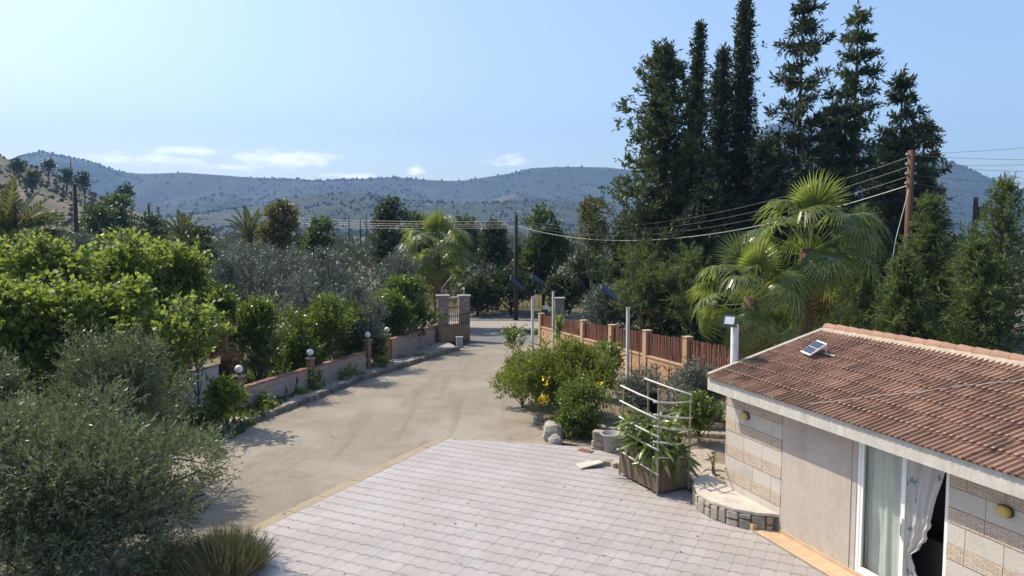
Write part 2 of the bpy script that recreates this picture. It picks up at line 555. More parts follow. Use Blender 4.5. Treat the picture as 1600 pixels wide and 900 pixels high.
def glass_material():
    m = bpy.data.materials.new('glass')
    m.use_nodes = True
    n, l = m.node_tree.nodes, m.node_tree.links
    n.remove(n['Principled BSDF'])
    tr = n.new('ShaderNodeBsdfTransparent')
    tr.inputs[0].default_value = (.90, .93, .91, 1)
    gl = n.new('ShaderNodeBsdfGlossy')
    gl.inputs['Roughness'].default_value = .03
    fr = n.new('ShaderNodeLayerWeight')
    ms = n.new('ShaderNodeMixShader')
    fac = nmath(n, l, 'MULTIPLY_ADD', nmath(n, l, 'POWER', fr.outputs['Facing'], 4.0), .6, .035)
    l.new(fac, ms.inputs[0])
    l.new(tr.outputs[0], ms.inputs[1])
    l.new(gl.outputs[0], ms.inputs[2])
    l.new(ms.outputs[0], n['Material Output'].inputs[0])
    MATS['glass'] = m


glass_material()


# ------------------------------------------------------------------ object helpers
def tag(o, label=None, cat=None, group=None, kind=None):
    if label:
        o['label'] = label
    if cat:
        o['category'] = cat
    if group:
        o['group'] = group
    if kind:
        o['kind'] = kind
    return o


def empty(name, loc=(0, 0, 0), rz=0.0, label=None, cat=None, group=None, kind=None):
    o = bpy.data.objects.new(name, None)
    o.empty_display_size = 0.2
    col.objects.link(o)
    o.location = loc
    o.rotation_euler = (0, 0, rz)
    return tag(o, label, cat, group, kind)


def link(name, mesh, parent=None, loc=(0, 0, 0), rot=(0, 0, 0), scale=(1, 1, 1)):
    o = bpy.data.objects.new(name, mesh)
    col.objects.link(o)
    o.parent = parent
    o.location = loc
    o.rotation_euler = rot
    o.scale = scale
    return o


def copy_tree(o, parent=None):
    c = o.copy()
    col.objects.link(c)
    c.parent = parent
    for ch in list(o.children):
        copy_tree(ch, c)
    return c


class MB:
    """collects faces for ONE mesh"""

    def __init__(self):
        self.v, self.f = [], []

    def add(self, vs, fs):
        k = len(self.v)
        self.v += [tuple(map(float, p)) for p in vs]
        self.f += [tuple(i + k for i in q) for q in fs]
        return self

    def box(self, c, s, rz=0.0, rx=0.0, ry=0.0):
        m = Matrix.Rotation(rz, 3, 'Z') @ Matrix.Rotation(ry, 3, 'Y') @ Matrix.Rotation(rx, 3, 'X')
        vs = []
        for z in (-.5, .5):
            for x, y in ((-.5, -.5), (.5, -.5), (.5, .5), (-.5, .5)):
                p = m @ Vector((x * s[0], y * s[1], z * s[2]))
                vs.append((p.x + c[0], p.y + c[1], p.z + c[2]))
        return self.add(vs, [(3, 2, 1, 0), (4, 5, 6, 7), (0, 1, 5, 4), (1, 2, 6, 5), (2, 3, 7, 6), (3, 0, 4, 7)])

    def span(self, a, b):
        return self.box([(p + q) / 2 for p, q in zip(a, b)], [abs(q - p) for p, q in zip(a, b)])

    def prism(self, poly, z0, z1):
        n = len(poly)
        vs = [(x, y, z0) for x, y in poly] + [(x, y, z1) for x, y in poly]
        fs = [tuple(range(n - 1, -1, -1)), tuple(range(n, 2 * n))] + [(i, (i + 1) % n, n + (i + 1) % n, n + i) for i in range(n)]
        return self.add(vs, fs)

    def tube(self, path, rad, n=7, cap=True):
        path = [Vector(p) for p in path]
        if not hasattr(rad, '__len__'):
            rad = [rad] * len(path)
        vs, fs = [], []
        ref = None
        for i, p in enumerate(path):
            t = (path[min(i + 1, len(path) - 1)] - path[max(i - 1, 0)]).normalized()
            if ref is None:
                ref = Vector((1, 0, 0)) if abs(t.x) < .9 else Vector((0, 1, 0))
            s = t.cross(ref).normalized()
            ref = s.cross(t)
            q = t.cross(s)
            for k in range(n):
                a = 2 * math.pi * k / n
                w = p + (s * math.cos(a) + q * math.sin(a)) * rad[i]
                vs.append((w.x, w.y, w.z))
        for i in range(len(path) - 1):
            for k in range(n):
                fs.append((i * n + k, (i + 1) * n + k, (i + 1) * n + (k + 1) % n, i * n + (k + 1) % n))
        if cap:
            fs.append(tuple(range(n)))
            fs.append(tuple((len(path) - 1) * n + k for k in range(n - 1, -1, -1)))
        return self.add(vs, fs)

    def lathe(self, prof, n=16, c=(0, 0, 0)):
        vs, fs = [], []
        for r, z in prof:
            for k in range(n):
                a = 2 * math.pi * k / n
                vs.append((c[0] + r * math.cos(a), c[1] + r * math.sin(a), c[2] + z))
        for i in range(len(prof) - 1):
            for k in range(n):
                fs.append((i * n + k, i * n + (k + 1) % n, (i + 1) * n + (k + 1) % n, (i + 1) * n + k))
        fs.append(tuple(range(n - 1, -1, -1)))
        fs.append(tuple((len(prof) - 1) * n + k for k in range(n)))
        return self.add(vs, fs)

    def mesh(self, name, m, smooth=False):
        me = bpy.data.meshes.new(name)
        me.from_pydata(self.v, [], self.f)
        me.materials.append(MATS[m])
        if smooth:
            me.polygons.foreach_set('use_smooth', [True] * len(me.polygons))
        me.update()
        return me

    def build(self, name, m, parent=None, smooth=False, off=None):
        if off is not None:
            self.v = [(x - off[0], y - off[1], z - off[2]) for x, y, z in self.v]
        return link(name, self.mesh(name, m, smooth), parent)


def sphere(c, r, n=14, m=9):
    prof = [(max(1e-4, r * math.sin(math.pi * i / m)), -r * math.cos(math.pi * i / m)) for i in range(m + 1)]
    return MB().lathe(prof, n, c)


def stone_mesh(name, m, seed, bev=.16, jit=.1, sub=False):
    """unit irregular stone, 44 triangles"""
    rnd = random.Random(seed)
    bm = bmesh.new()
    bmesh.ops.create_cube(bm, size=1)
    if sub:
        bmesh.ops.subdivide_edges(bm, edges=bm.edges[:], cuts=2, use_grid_fill=True)
        for v in bm.verts:
            v.co = v.co.lerp(v.co.normalized() * .6, .65) + Vector([rnd.uniform(-jit, jit) for _ in range(3)])
    else:
        bmesh.ops.bevel(bm, geom=bm.edges[:], offset=bev, segments=1, affect='EDGES')
        for v in bm.verts:
            v.co += Vector([rnd.uniform(-jit, jit) for _ in range(3)]) * .5
    me = bpy.data.meshes.new(name)
    bm.to_mesh(me)
    bm.free()
    me.materials.append(MATS[m])
    return me


def ground_sheet(name, poly, m, dz, step=None, noise=0.0, seed=1):
    """a flat-ish sheet following the slope of the plot"""
    bm = bmesh.new()
    bm.faces.new([bm.verts.new((x, y, 0)) for x, y in poly])
    cuts = [17, 55] if not step else list(np.arange(min(p[1] for p in poly), max(p[1] for p in poly), step)) + [17, 55]
    for Y in cuts:
        g = bm.verts[:] + bm.edges[:] + bm.faces[:]
        bmesh.ops.bisect_plane(bm, geom=g, plane_co=(0, Y, 0), plane_no=(0, 1, 0))
    if step:
        for X in np.arange(min(p[0] for p in poly), max(p[0] for p in poly), step):
            g = bm.verts[:] + bm.edges[:] + bm.faces[:]
            bmesh.ops.bisect_plane(bm, geom=g, plane_co=(X, 0, 0), plane_no=(1, 0, 0))
    rnd = random.Random(seed)
    for v in bm.verts:
        v.co.z = gz(v.co.y) + dz + rnd.uniform(-noise, noise)
    bmesh.ops.recalc_face_normals(bm, faces=bm.faces[:])
    for f in bm.faces:
        if f.normal.z < 0:
            f.normal_flip()
    me = bpy.data.meshes.new(name)
    bm.to_mesh(me)
    bm.free()
    me.materials.append(MATS[m])
    o = link(name, me)
    o['kind'] = 'structure'
    return o


# ------------------------------------------------------------------ foliage generators (numpy)
def norm(a):
    return a / np.maximum(np.linalg.norm(a, axis=-1, keepdims=True), 1e-9)


def leaf_mesh(name, pos, dirs, side, L, W, tint, m, fold=0.0):
    """one diamond quad per leaf"""
    n = len(pos)
    L = np.asarray(L).reshape(-1, 1) * np.ones((n, 1))
    W = np.asarray(W).reshape(-1, 1) * np.ones((n, 1))
    mid = pos + dirs * L * .45
    v = np.empty((n, 4, 3))
    v[:, 0] = pos
    v[:, 1] = mid + side * W * .5
    v[:, 2] = pos + dirs * L
    v[:, 3] = mid - side * W * .5
    return quads_mesh(name, v.reshape(-1, 3), n, tint, m)


def quads_mesh(name, v, n, tint, m):
    me = bpy.data.meshes.new(name)
    me.vertices.add(n * 4)
    me.vertices.foreach_set('co', v.astype(np.float32).ravel())
    me.loops.add(n * 4)
    me.loops.foreach_set('vertex_index', np.arange(n * 4, dtype=np.int32))
    me.polygons.add(n)
    me.polygons.foreach_set('loop_start', np.arange(0, n * 4, 4, dtype=np.int32))
    me.polygons.foreach_set('loop_total', np.full(n, 4, dtype=np.int32))
    a = me.attributes.new('tint', 'FLOAT', 'FACE')
    a.data.foreach_set('value', np.clip(tint, 0, 1).astype(np.float32).ravel())
    me.materials.append(MATS[m])
    me.update(calc_edges=True)
    me.validate()
    return me


def sprays(rng, p, out, twl, lpt, L, W, spread=.8, droop=0.0, flat=.6, lvar=.42):
    """twigs at p pointing out, each carrying lpt leaves"""
    n = len(p)
    tl = twl * rng.uniform(.6, 1.3, (n, 1, 1))
    s = (np.arange(lpt) + rng.uniform(0, 1, (n, lpt))) / lpt
    base = p[:, None, :] + out[:, None, :] * (s[..., None] * tl)
    base[..., 2] -= droop * tl[..., 0] * s ** 2 * .6
    pr = norm(rng.normal(size=(n, lpt, 3)))
    d = norm(out[:, None, :] * .75 + pr * spread + np.array([0, 0, -droop]))
    up = norm(np.array([0, 0, 1.0]) * flat + rng.normal(size=(n, lpt, 3)) * (1 - flat * .5))
    side = norm(np.cross(d, up))
    k = rng.uniform(1 - lvar, 1 + lvar, (n, lpt)) * rng.uniform(.8, 1.2, (n, 1))
    tint = .5 * rng.uniform(0, 1, (n, 1)) + .45 * rng.uniform(0, 1, (n, lpt))
    tint = np.where(rng.uniform(size=(n, 1)) < .012, .99, tint)          # a few dead sprigs
    sh = (-1, 3)
    return base.reshape(sh), d.reshape(sh), side.reshape(sh), (L * k).ravel(), (W * k).ravel(), tint.ravel()


def auto_lobes(rng, c, r, k, fill=.62, size=(.34, .5)):
    """k clumps spread through an ellipsoid envelope, uneven outline"""
    out = []
    for i in range(k):
        v = norm(rng.normal(size=3))
        rho = rng.uniform(.25, 1) ** .6 * fill
        s = rng.uniform(*size)
        out.append((*(np.array(c) + v * np.array(r) * rho), *(np.array(r) * s * rng.uniform(.85, 1.15, 3))))
    return np.array(out)


def lobe_crown(rng, lobes, n, spec):
    tw = max(8, n // spec['lpt'])
    area = (lobes[:, 3] * lobes[:, 4] + lobes[:, 3] * lobes[:, 5])
    idx = rng.choice(len(lobes), tw, p=area / area.sum())
    v = norm(rng.normal(size=(tw, 3)))
    # mostly the sunlit shell of each clump; fewer twigs on undersides
    flip = (v[:, 2] < -.2) & (rng.uniform(size=tw) < .55)
    v[flip, 2] *= -1
    rho = rng.uniform(.35, 1, (tw, 1)) ** .55
    p = lobes[idx, :3] + v * lobes[idx, 3:] * rho
    ok = p[:, 2] > .05
    p, v = p[ok], v[ok]
    out = norm(v + np.array([0, 0, spec.get('up', .35)]) + rng.normal(size=v.shape) * spec.get('jit', .45))
    return sprays(rng, p, out, spec['twl'], spec['lpt'], spec['L'], spec['W'], spec.get('spread', .8), spec.get('droop', 0), spec.get('flat', .6))


def limbs(mb, rng, base, top, lobes, r0, sub=2):
    """tapered trunk with a bend, a limb to every clump, smaller branches from it"""
    base, top = np.array(base, float), np.array(top, float)
    mid = (base + top) / 2 + rng.normal(size=3) * np.array([.12, .12, 0]) * np.linalg.norm(top - base)
    ts = np.linspace(0, 1, 7)
    path = [(1 - t) ** 2 * base + 2 * t * (1 - t) * mid + t * t * top for t in ts]
    mb.tube(path, [r0 * (1.25 if i == 0 else 1 - .45 * t) for i, t in enumerate(ts)], 8)
    for lb in lobes:
        a = path[rng.integers(2, 7)]
        b = lb[:3]
        m = (a + b) / 2 + rng.normal(size=3) * .1 * np.linalg.norm(b - a) + np.array([0, 0, .08 * np.linalg.norm(b - a)])
        pts = [(1 - t) ** 2 * a + 2 * t * (1 - t) * m + t * t * b for t in np.linspace(0, 1, 5)]
        mb.tube(pts, [r0 * .45, r0 * .36, r0 * .28, r0 * .2, r0 * .12], 5, False)
        for _ in range(sub):
            e = b + norm(rng.normal(size=3)) * lb[3:] * .8
            mb.tube([pts[3], (pts[3] + e) / 2 + rng.normal(size=3) * .04, e], [r0 * .16, r0 * .1, r0 * .04], 4, False)


SPEC = dict(
    olive=dict(L=.08, W=.021, twl=.42, lpt=16, up=.6, jit=.4, spread=.6, flat=.35, m='L_olive'),
    olivefar=dict(L=.12, W=.034, twl=.36, lpt=12, up=.5, jit=.45, spread=.8, flat=.4, m='L_olivegrey'),
    vine=dict(L=.17, W=.115, twl=.6, lpt=9, up=.45, jit=.5, spread=.9, droop=.35, flat=.7, m='L_vine'),
    citrus=dict(L=.11, W=.055, twl=.5, lpt=12, up=1.0, jit=.4, spread=.8, flat=.5, m='L_citrus'),
    broad=dict(L=.26, W=.15, twl=.7, lpt=9, up=.6, jit=.45, spread=.9, flat=.5, m='L_broad'),
    broadbrown=dict(L=.26, W=.15, twl=.7, lpt=9, up=.8, jit=.4, spread=.9, flat=.5, m='L_broadbrown'),
    dark=dict(L=.26, W=.15, twl=.7, lpt=9, up=.6, jit=.45, spread=.9, flat=.5, m='L_dark'),
    youngpine=dict(L=.2, W=.028, twl=.42, lpt=20, up=.8, jit=.4, spread=.7, flat=.3, m='L_youngpine'),
    shrub=dict(L=.085, W=.04, twl=.34, lpt=11, up=.9, jit=.4, spread=.8, flat=.5, m='L_yellowshrub'),
    jasmine=dict(L=.07, W=.035, twl=.28, lpt=10, up=.3, jit=.5, spread=.9, flat=.5, m='L_citrus'),
    oleander=dict(L=.10, W=.024, twl=.34, lpt=11, up=.8, jit=.4, spread=.7, flat=.4, m='L_olivegrey'),
    dry=dict(L=.12, W=.03, twl=.4, lpt=10, up=.5, jit=.6, spread=.9, flat=.3, m='L_dry'),
)


def veg(name, label, cat, kind, px, ytop, ybot, wpx, d, n, group=None, tr=.12, lobes=9, ls=1.0, depth=.9, base_z=None, fill=.74, size=(.34, .5), extra=None, seed=None, lean=0.0):
    """a tree or shrub: crown envelope between the surveyed heights, trunk and limbs below"""
    rng = np.random.default_rng(seed if seed is not None else int(px * 7 + d * 13 + n) % 99991)
    t, b = at(px, ytop, d), at(px, ybot, d)
    X = t[0]
    g0 = gz(d) if base_z is None else base_z
    zt, zb = t[2] - g0, max(b[2] - g0, .08)
    rx = wpx / FPX * d / 2
    rz = (zt - zb) / 2
    sp = dict(SPEC[kind])
    for k in ('L', 'W', 'twl'):
        sp[k] = sp[k] * ls
    c = np.array([lean, 0, (zt + zb) / 2])
    rad = np.array([rx, rx * depth, rz])
    lb = auto_lobes(rng, c, rad * .98, lobes, fill, size)
    # crown reaches its surveyed top
    lb[0, :3] = c + np.array([rng.uniform(-.2, .2) * rx, 0, rz * (1 - .36)])
    lb[0, 3:] = rad * np.array([.42, .42, .36])
    k = max(3, lobes // 2)
    v = norm(rng.normal(size=(k, 3)) + np.array([0, -.2, .35]))
    tips = np.hstack([c + v * rad * rng.uniform(.9, 1.06, (k, 1)), np.ones((k, 3)) * rad.mean() * rng.uniform(.1, .2, (k, 1))])
    lb = np.vstack([lb, tips[tips[:, 2] > .15]])
    if extra is not None:
        lb = np.vstack([lb, np.array(extra)])
    root = empty(name, (X, d, g0), 0, label, cat, group)
    mb = MB()
    limbs(mb, rng, (0, 0, -.1), (lean * .6, 0, max(zb + rz * .5, .3)), lb, tr)
    mb.build('trunk', 'bark', root, True)
    me = leaf_mesh('crown', *lobe_crown(rng, lb, n, sp), sp['m'])
    link('crown', me, root)
    return root


def conifer(name, label, cat, px, ytop, ybot, wpx, d, nb, n_per, kind='conifer', group=None, tr=.22, el=(.1, .5), prof=None, L=.26, W=.10, m='L_conifer', seed=0, twl=.5, lpt=7, gaps=.0, lean=0.0, sprd=.5, whorl=1, flatz=.10):
    rng = np.random.default_rng(seed + int(px))
    t, b = at(px, ytop, d), at(px, ybot, d)
    g0 = gz(d)
    H_ = t[2] - g0
    z0 = max(b[2] - g0, .3)
    Rm = wpx / FPX * d / 2
    root = empty(name, (t[0], d, g0), 0, label, cat, group)
    mb = MB()
    wob = rng.normal(size=2) * .25
    lead = lambda z: np.array([wob[0] * math.sin(z / H_ * 3) + lean * (z / H_), wob[1] * math.sin(z / H_ * 2.4), z])
    zs = np.linspace(-.1, H_ * .97, 9)
    mb.tube([lead(z) for z in zs], [tr * (1 - .93 * max(z, 0) / H_) + .012 for z in zs], 8)
    P_, O_ = [], []
    prof = prof or (lambda q: (1 - q) ** .75)
    sect = rng.uniform(.8, 1.3, 9)
    for i in range(nb):
        q = (i + rng.uniform(0, 1)) / nb if whorl == 1 else ((i // whorl) * whorl + rng.uniform(.0, 1.1)) / nb
        z = z0 + (H_ - z0) * q * .985
        a = i * 2.39996 + rng.uniform(-.5, .5)
        if rng.uniform() < gaps:
            continue
        ln = Rm * prof(q) * rng.uniform(.5, 1.15) * sect[int((a % 6.283) / .7)]
        e = el[0] + (el[1] - el[0]) * q + rng.uniform(-.15, .15)
        o = lead(z)
        dr = np.array([math.cos(a) * math.cos(e), math.sin(a) * math.cos(e), math.sin(e)])
        tip = o + dr * ln
        midp = o + dr * ln * .5 + np.array([0, 0, -.06 * ln])
        mb.tube([o, midp, tip], [max(.012, tr * .2 * (1 - q)), .012, .006], 4, False)
        k = max(3, int(n_per * (.35 + prof(q)) / lpt))
        s = rng.uniform(.0, 1.0, (k, 1)) ** 1.05
        base = o + (tip - o) * s + rng.normal(size=(k, 3)) * np.array([.15, .15, flatz]) * (ln * sprd + .12)
        P_.append(base)
        O_.append(norm(dr * .8 + rng.normal(size=(k, 3)) * .55 + np.array([0, 0, .15])))
    # leader tuft
    k = 14
    P_.append(lead(H_ * .95) + rng.normal(size=(k, 3)) * np.array([.1, .1, .35]))
    O_.append(norm(np.array([0, 0, 1.0]) + rng.normal(size=(k, 3)) * .4))
    mb.build('trunk', 'bark', root, True)
    P_, O_ = np.vstack(P_), np.vstack(O_)
    arr = sprays(rng, P_, O_, twl, lpt, L, W, .7, .12, .3)
    link('crown', leaf_mesh('crown', *arr, m), root)
    return root


def tuft(name, label, cat, loc, n, h, r, m, W=.012, group=None, kind=None, seed=3, lean=.5, parent=None):
    """spiky clump of blades from one foot"""
    rng = np.random.default_rng(seed)
    a = rng.uniform(0, 6.283, n)
    q = rng.uniform(0, 1, n) ** .6
    p = np.stack([np.cos(a) * q * r * .55, np.sin(a) * q * r * .55, np.zeros(n)], 1)
    d = norm(np.stack([np.cos(a) * q * lean, np.sin(a) * q * lean, np.ones(n)], 1) + rng.normal(size=(n, 3)) * .2)
    side = norm(np.cross(d, rng.normal(size=(n, 3))))
    L = h * rng.uniform(.55, 1.1, n) * (1 - .35 * q)
    me = leaf_mesh(name, p, d, side, L, np.full(n, W), rng.uniform(0, 1, n), m)
    o = link(name, me, parent, loc)
    return tag(o, label, cat, group, kind)


# ------------------------------------------------------------------ numpy value noise for terrain
_rng0 = np.random.default_rng(11)
_tab = _rng0.uniform(-1, 1, (256, 256))


def vnoise(x, y):
    xi, yi = np.floor(x).astype(int), np.floor(y).astype(int)
    fx, fy = x - xi, y - yi
    fx, fy = fx * fx * (3 - 2 * fx), fy * fy * (3 - 2 * fy)
    g = lambda i, j: _tab[i & 255, j & 255]
    return (g(xi, yi) * (1 - fx) + g(xi + 1, yi) * fx) * (1 - fy) + (g(xi, yi + 1) * (1 - fx) + g(xi + 1, yi + 1) * fx) * fy


def fbm(x, y, o=5):
    s, a, t = 0, 1.0, 0
    for i in range(o):
        s = s + a * vnoise(x * 2 ** i + 17 * i, y * 2 ** i + 31 * i)
        t += a
        a *= .5
    return s / t


#SETTING
# ================================================================== SETTING: ground, hills
gp = MB()
ring = [0, 60, 200, 700, 2500, 12000]
g_me = bpy.data.meshes.new('ground')
bm = bmesh.new()
for xa, xb in zip((-12000, -2500, -600, -150, -40, 0, 40, 150, 600, 2500), (-2500, -600, -150, -40, 0, 40, 150, 600, 2500, 12000)):
    for ya, yb in zip((-6000, -600, -60, 5, 17, 36, 55, 90, 300, 1200, 4000), (-600, -60, 5, 17, 36, 55, 90, 300, 1200, 4000, 12000)):
        bm.faces.new([bm.verts.new((x, y, gz(y) - .03)) for x, y in ((xa, ya), (xb, ya), (xb, yb), (xa, yb))])
bmesh.ops.remove_doubles(bm, verts=bm.verts[:], dist=.001)
bm.to_mesh(g_me)
bm.free()
g_me.materials.append(MATS['earth'])
link('ground', g_me)['kind'] = 'structure'


def interp(tab, x):
    return np.interp(x, [p[0] for p in tab], [p[1] for p in tab])


def hill(name, m, tab, d_foot, d_ridge, d_back, nc, nr, gully, gscale, power, trees, tsize, tname, tseed, base_z=-1.5, tm='L_hill', tshape=1.5):
    x0, x1 = tab[0][0], tab[-1][0]
    px = np.linspace(x0, x1, nc)
    rows = np.concatenate([np.linspace(0, 1, nr), [1.12, 1.3, 1.6]])
    PX, T = np.meshgrid(px, rows)

    def height(PX, T):
        zr = (360 - interp(tab, PX)) / FPX * d_ridge * 1.003 + CAMH
        Y = np.where(T <= 1, d_foot + (d_ridge - d_foot) * T, d_ridge + (d_back - d_ridge) * (T - 1) / .6)
        X = (PX - 800) / FPX * Y
        sh = np.where(T <= 1, np.clip(T, 0, 1) ** power, np.clip(1 - (T - 1) * 1.6, 0, 1))
        nzv = fbm(X / gscale, Y / gscale * .7)
        env = np.clip(T * (1 - T) * 4, 0, 1)
        rid = 1 - 2 * np.abs(fbm(X / gscale * .6 + 50, Y / gscale * .35, 4))
        Z = base_z + (zr - base_z) * sh + (nzv * .6 - rid * .45) * gully * env * np.clip((zr - base_z) / 80, .1, 1.4)
        return X, Y, Z
    X, Y, Z = height(PX, T)
    nrr = len(rows)
    idx = np.arange(nrr * nc).reshape(nrr, nc)
    fs = np.stack([idx[:-1, :-1], idx[:-1, 1:], idx[1:, 1:], idx[1:, :-1]], -1).reshape(-1, 4)
    me = bpy.data.meshes.new(name)
    me.from_pydata(np.stack([X, Y, Z], -1).reshape(-1, 3).tolist(), [], fs.tolist())
    me.materials.append(MATS[m])
    me.polygons.foreach_set('use_smooth', [True] * len(me.polygons))
    o = link(name, me)
    o['kind'] = 'structure'
    # scrub and pines on the slope: one uncountable mass
    rng = np.random.default_rng(tseed)
    k = trees
    tp = rng.uniform(x0, x1, k)
    tt = np.concatenate([rng.uniform(.02, 1.0, k - k // 5), rng.uniform(.96, 1.03, k // 5)])
    tX, tY, tZ = height(tp, tt)
    dens = fbm(tX / gscale * 1.3 + 9, tY / gscale + 4, 4)
    keep = (dens > -.02) | (rng.uniform(size=k) < .22)
    tX, tY, tZ = tX[keep], tY[keep], tZ[keep]
    k = len(tX)
    s = tsize * (.35 + 1.15 * rng.uniform(0, 1, k) ** 2.2)
    # each: a ragged double pyramid of 8 faces (as 4 quads sharing a bent spine)
    ang = rng.uniform(0, 6.28, k)
    V = np.empty((k, 4, 4, 3))
    c = np.stack([tX, tY, tZ], -1)
    for j in range(4):
        a0, a1 = ang + j * 1.5708, ang + (j + 1) * 1.5708
        w0, w1 = s * rng.uniform(.6, 1.0, k), s * rng.uniform(.6, 1.0, k)
        hz = s * rng.uniform(.35, .75, k)
        V[:, j, 0] = c - np.stack([0 * s, 0 * s, s * .3], -1)
        V[:, j, 1] = c + np.stack([np.cos(a0) * w0, np.sin(a0) * w0, hz], -1)
        V[:, j, 2] = c + np.stack([0 * s + rng.uniform(-.2, .2, k) * s, 0 * s, s * tshape * rng.uniform(.7, 1.1, k)], -1)
        V[:, j, 3] = c + np.stack([np.cos(a1) * w1, np.sin(a1) * w1, hz], -1)
    tint = np.repeat(rng.uniform(0, 1, k), 4)
    me = quads_mesh(tname, V.reshape(-1, 3), k * 4, tint, tm)
    t = link(tname, me)
    t['kind'] = 'stuff'
    return o, t, height


FAR = [(-700, 300), (-300, 262), (-100, 262), (0, 262), (40, 244), (72, 238), (110, 246), (160, 258), (190, 270), (230, 273), (290, 271), (350, 275), (400, 279), (450, 280), (500, 283), (560, 281), (620, 278), (680, 283), (720, 284), (760, 278), (800, 272), (830, 264), (880, 262), (945, 263), (1000, 268), (1100, 285), (1200, 315), (1500, 335), (2200, 345)]
MID = [(-200, 352), (150, 345), (300, 336), (400, 322), (470, 307), (520, 303), (580, 303), (640, 314), (720, 318), (800, 316), (860, 312), (920, 322), (1000, 332), (1150, 345), (1300, 352)]
RIGHT = [(950, 352), (1050, 325), (1120, 272), (1195, 198), (1230, 194), (1300, 212), (1400, 236), (1480, 255), (1540, 279), (1600, 303), (1700, 335), (1900, 350)]
LEFT = [(-500, 190), (-300, 200), (-100, 224), (0, 240), (30, 256), (70, 266), (110, 284), (160, 308), (220, 333), (280, 350), (330, 357)]
hill('far_hills', 'hillfar', FAR, 1500, 2700, 4200, 200, 44, 110, 300, 1.25, 17000, 4.6, 'far_hill_forest', 5)
hill('middle_hills', 'hillfar', MID, 800, 1350, 1900, 130, 30, 34, 130, 1.1, 7500, 2.6, 'middle_hill_scrub', 6)
hill('right_hills', 'hillfar', RIGHT, 1300, 2300, 3200, 90, 34, 70, 260, 1.1, 8500, 4.2, 'right_hill_scrub', 7)
_, _, LH = hill('left_hillside', 'hillnear', LEFT, 130, 330, 520, 90, 30, 5, 40, 1.0, 4200, .9, 'left_hill_scrub', 8, tm='L_grove', tshape=1.1)

# ------------------------------------------------------------------ driveway, road, verges
KERB = [ground_at(*p)[:2] for p in ((330, 685), (480, 628), (560, 596), (640, 570), (716, 546))]
kd = (KERB[1] - KERB[0]) / np.linalg.norm(KERB[1] - KERB[0])
KERB = [KERB[0] - kd * 12, KERB[0] - kd * 5] + KERB
drive = [tuple(p) for p in KERB] + [(-2.6, 45.5), (3.6, 45.5), (3.2, 38), (2.6, 28), (3.2, 21), (6, 17.5), (8, 6), (8, 1), (-13, 1)]
ground_sheet('driveway', drive, 'driveway', .0)
ground_sheet('road_apron', [(-3.4, 45.5), (4.6, 45.5), (9, 55.0), (-9, 55.0)], 'asphalt', .004)
ground_sheet('road', [(-120, 58.2), (-120, 63.0), (120, 66.5), (120, 61.2)], 'asphalt', .008)
ground_sheet('road_verge', [(-120, 54.0), (-120, 58.0), (120, 61.0), (120, 55.0)], 'concrete', .0)
VERGE_L = [tuple(p + np.array([-.12, .1])) for p in KERB]
wl_pts = [ground_at(*p)[:2] for p in ((372, 650), (420, 630), (480, 612), (575, 580), (610, 565), (690, 533))]
ground_sheet('pavement', VERGE_L + [(-4.0, 46.0), (-4.9, 46.0), (-11.5, 22.0), (-16, 12.0)], 'concrete', .13)
BED = [(1.35, 21.3), (.7, 24), (.3, 27), (.05, 29.6), (.7, 33), (1.2, 37.5), (1.9, 41.5), (2.5, 44.5), (3.0, 44.5), (8.6, 27.5), (13, 17), (11, 15.0), (5.2, 16.6), (4.35, 16.2), (3.95, 17.4), (2.8, 18.9), (2.2, 20.6)]
ground_sheet('garden_bed', BED, 'soil', .075, 1.0, .03)

# ------------------------------------------------------------------ kerb stones
kerb = empty('kerb', (0, 0, 0), kind='structure')
KM = [stone_mesh('kerb_stone', 'kerbstone', i, .1, .08) for i in range(6)]
rnd = random.Random(4)
seglen = 0
for a, b in zip(KERB[1:-1], KERB[2:]):
    L_ = np.linalg.norm(b - a)
    t = 0.0
    ang = math.atan2(b[1] - a[1], b[0] - a[0])
    while t < L_ - .15:
        w = min(rnd.uniform(.32, .62), L_ - t)
        c = a + (b - a) * ((t + w / 2) / L_)
        hh = rnd.uniform(.2, .26)
        link('kerb_stone', rnd.choice(KM), kerb, (c[0] + rnd.uniform(-.02, .02), c[1], gz(c[1]) + hh / 2 - .03), (rnd.uniform(-.05, .05), rnd.uniform(-.04, .04), ang + rnd.uniform(-.05, .05)), (w - .02, rnd.uniform(.2, .27), hh))
        t += w

# ------------------------------------------------------------------ tiled patio
pa = R(25.6)                                   # joints run this much right of straight ahead
e1 = np.array([math.sin(pa), math.cos(pa)])    # along
e2 = np.array([math.cos(pa), -math.sin(pa)])   # across
PC = np.array([-1.84, 21.32])                  # far left corner
TL, TW, TA = .372, .25, .05
BA = R(19.0)                                   # facade direction
U2 = np.array([math.sin(BA), -math.cos(BA)])
W2 = np.array([math.cos(BA), math.sin(BA)])
FA = np.array([5.3, 14.5])
patio = empty('patio', (0, 0, 0), kind='structure')
bk = np.array([3.09, -.66]) / np.linalg.norm([3.09, -.66])        # back edge runs slightly skew to the joints
bn = np.array([-bk[1], bk[0]])


def clip(poly, o, n):
    """keep the side where (p-o).n <= 0"""
    out = []
    for i in range(len(poly)):
        p, q = poly[i], poly[(i + 1) % len(poly)]
        dp, dq = (p - o) @ n, (q - o) @ n
        if dp <= 0:
            out.append(p)
        if dp * dq < 0:
            out.append(p + (q - p) * (dp / (dp - dq)))
    return out


base_poly = [PC, PC + bk * 3.6, np.array([6.2, 16.4]), np.array([9.2, 8.0]), np.array([9.2, 3.0]), PC - e1 * 20.2]
MB().prism([tuple(p) for p in reversed(base_poly)], -.25, .022).build('grout_bed', 'grout', patio)
n_left, n_fac = -e2, W2


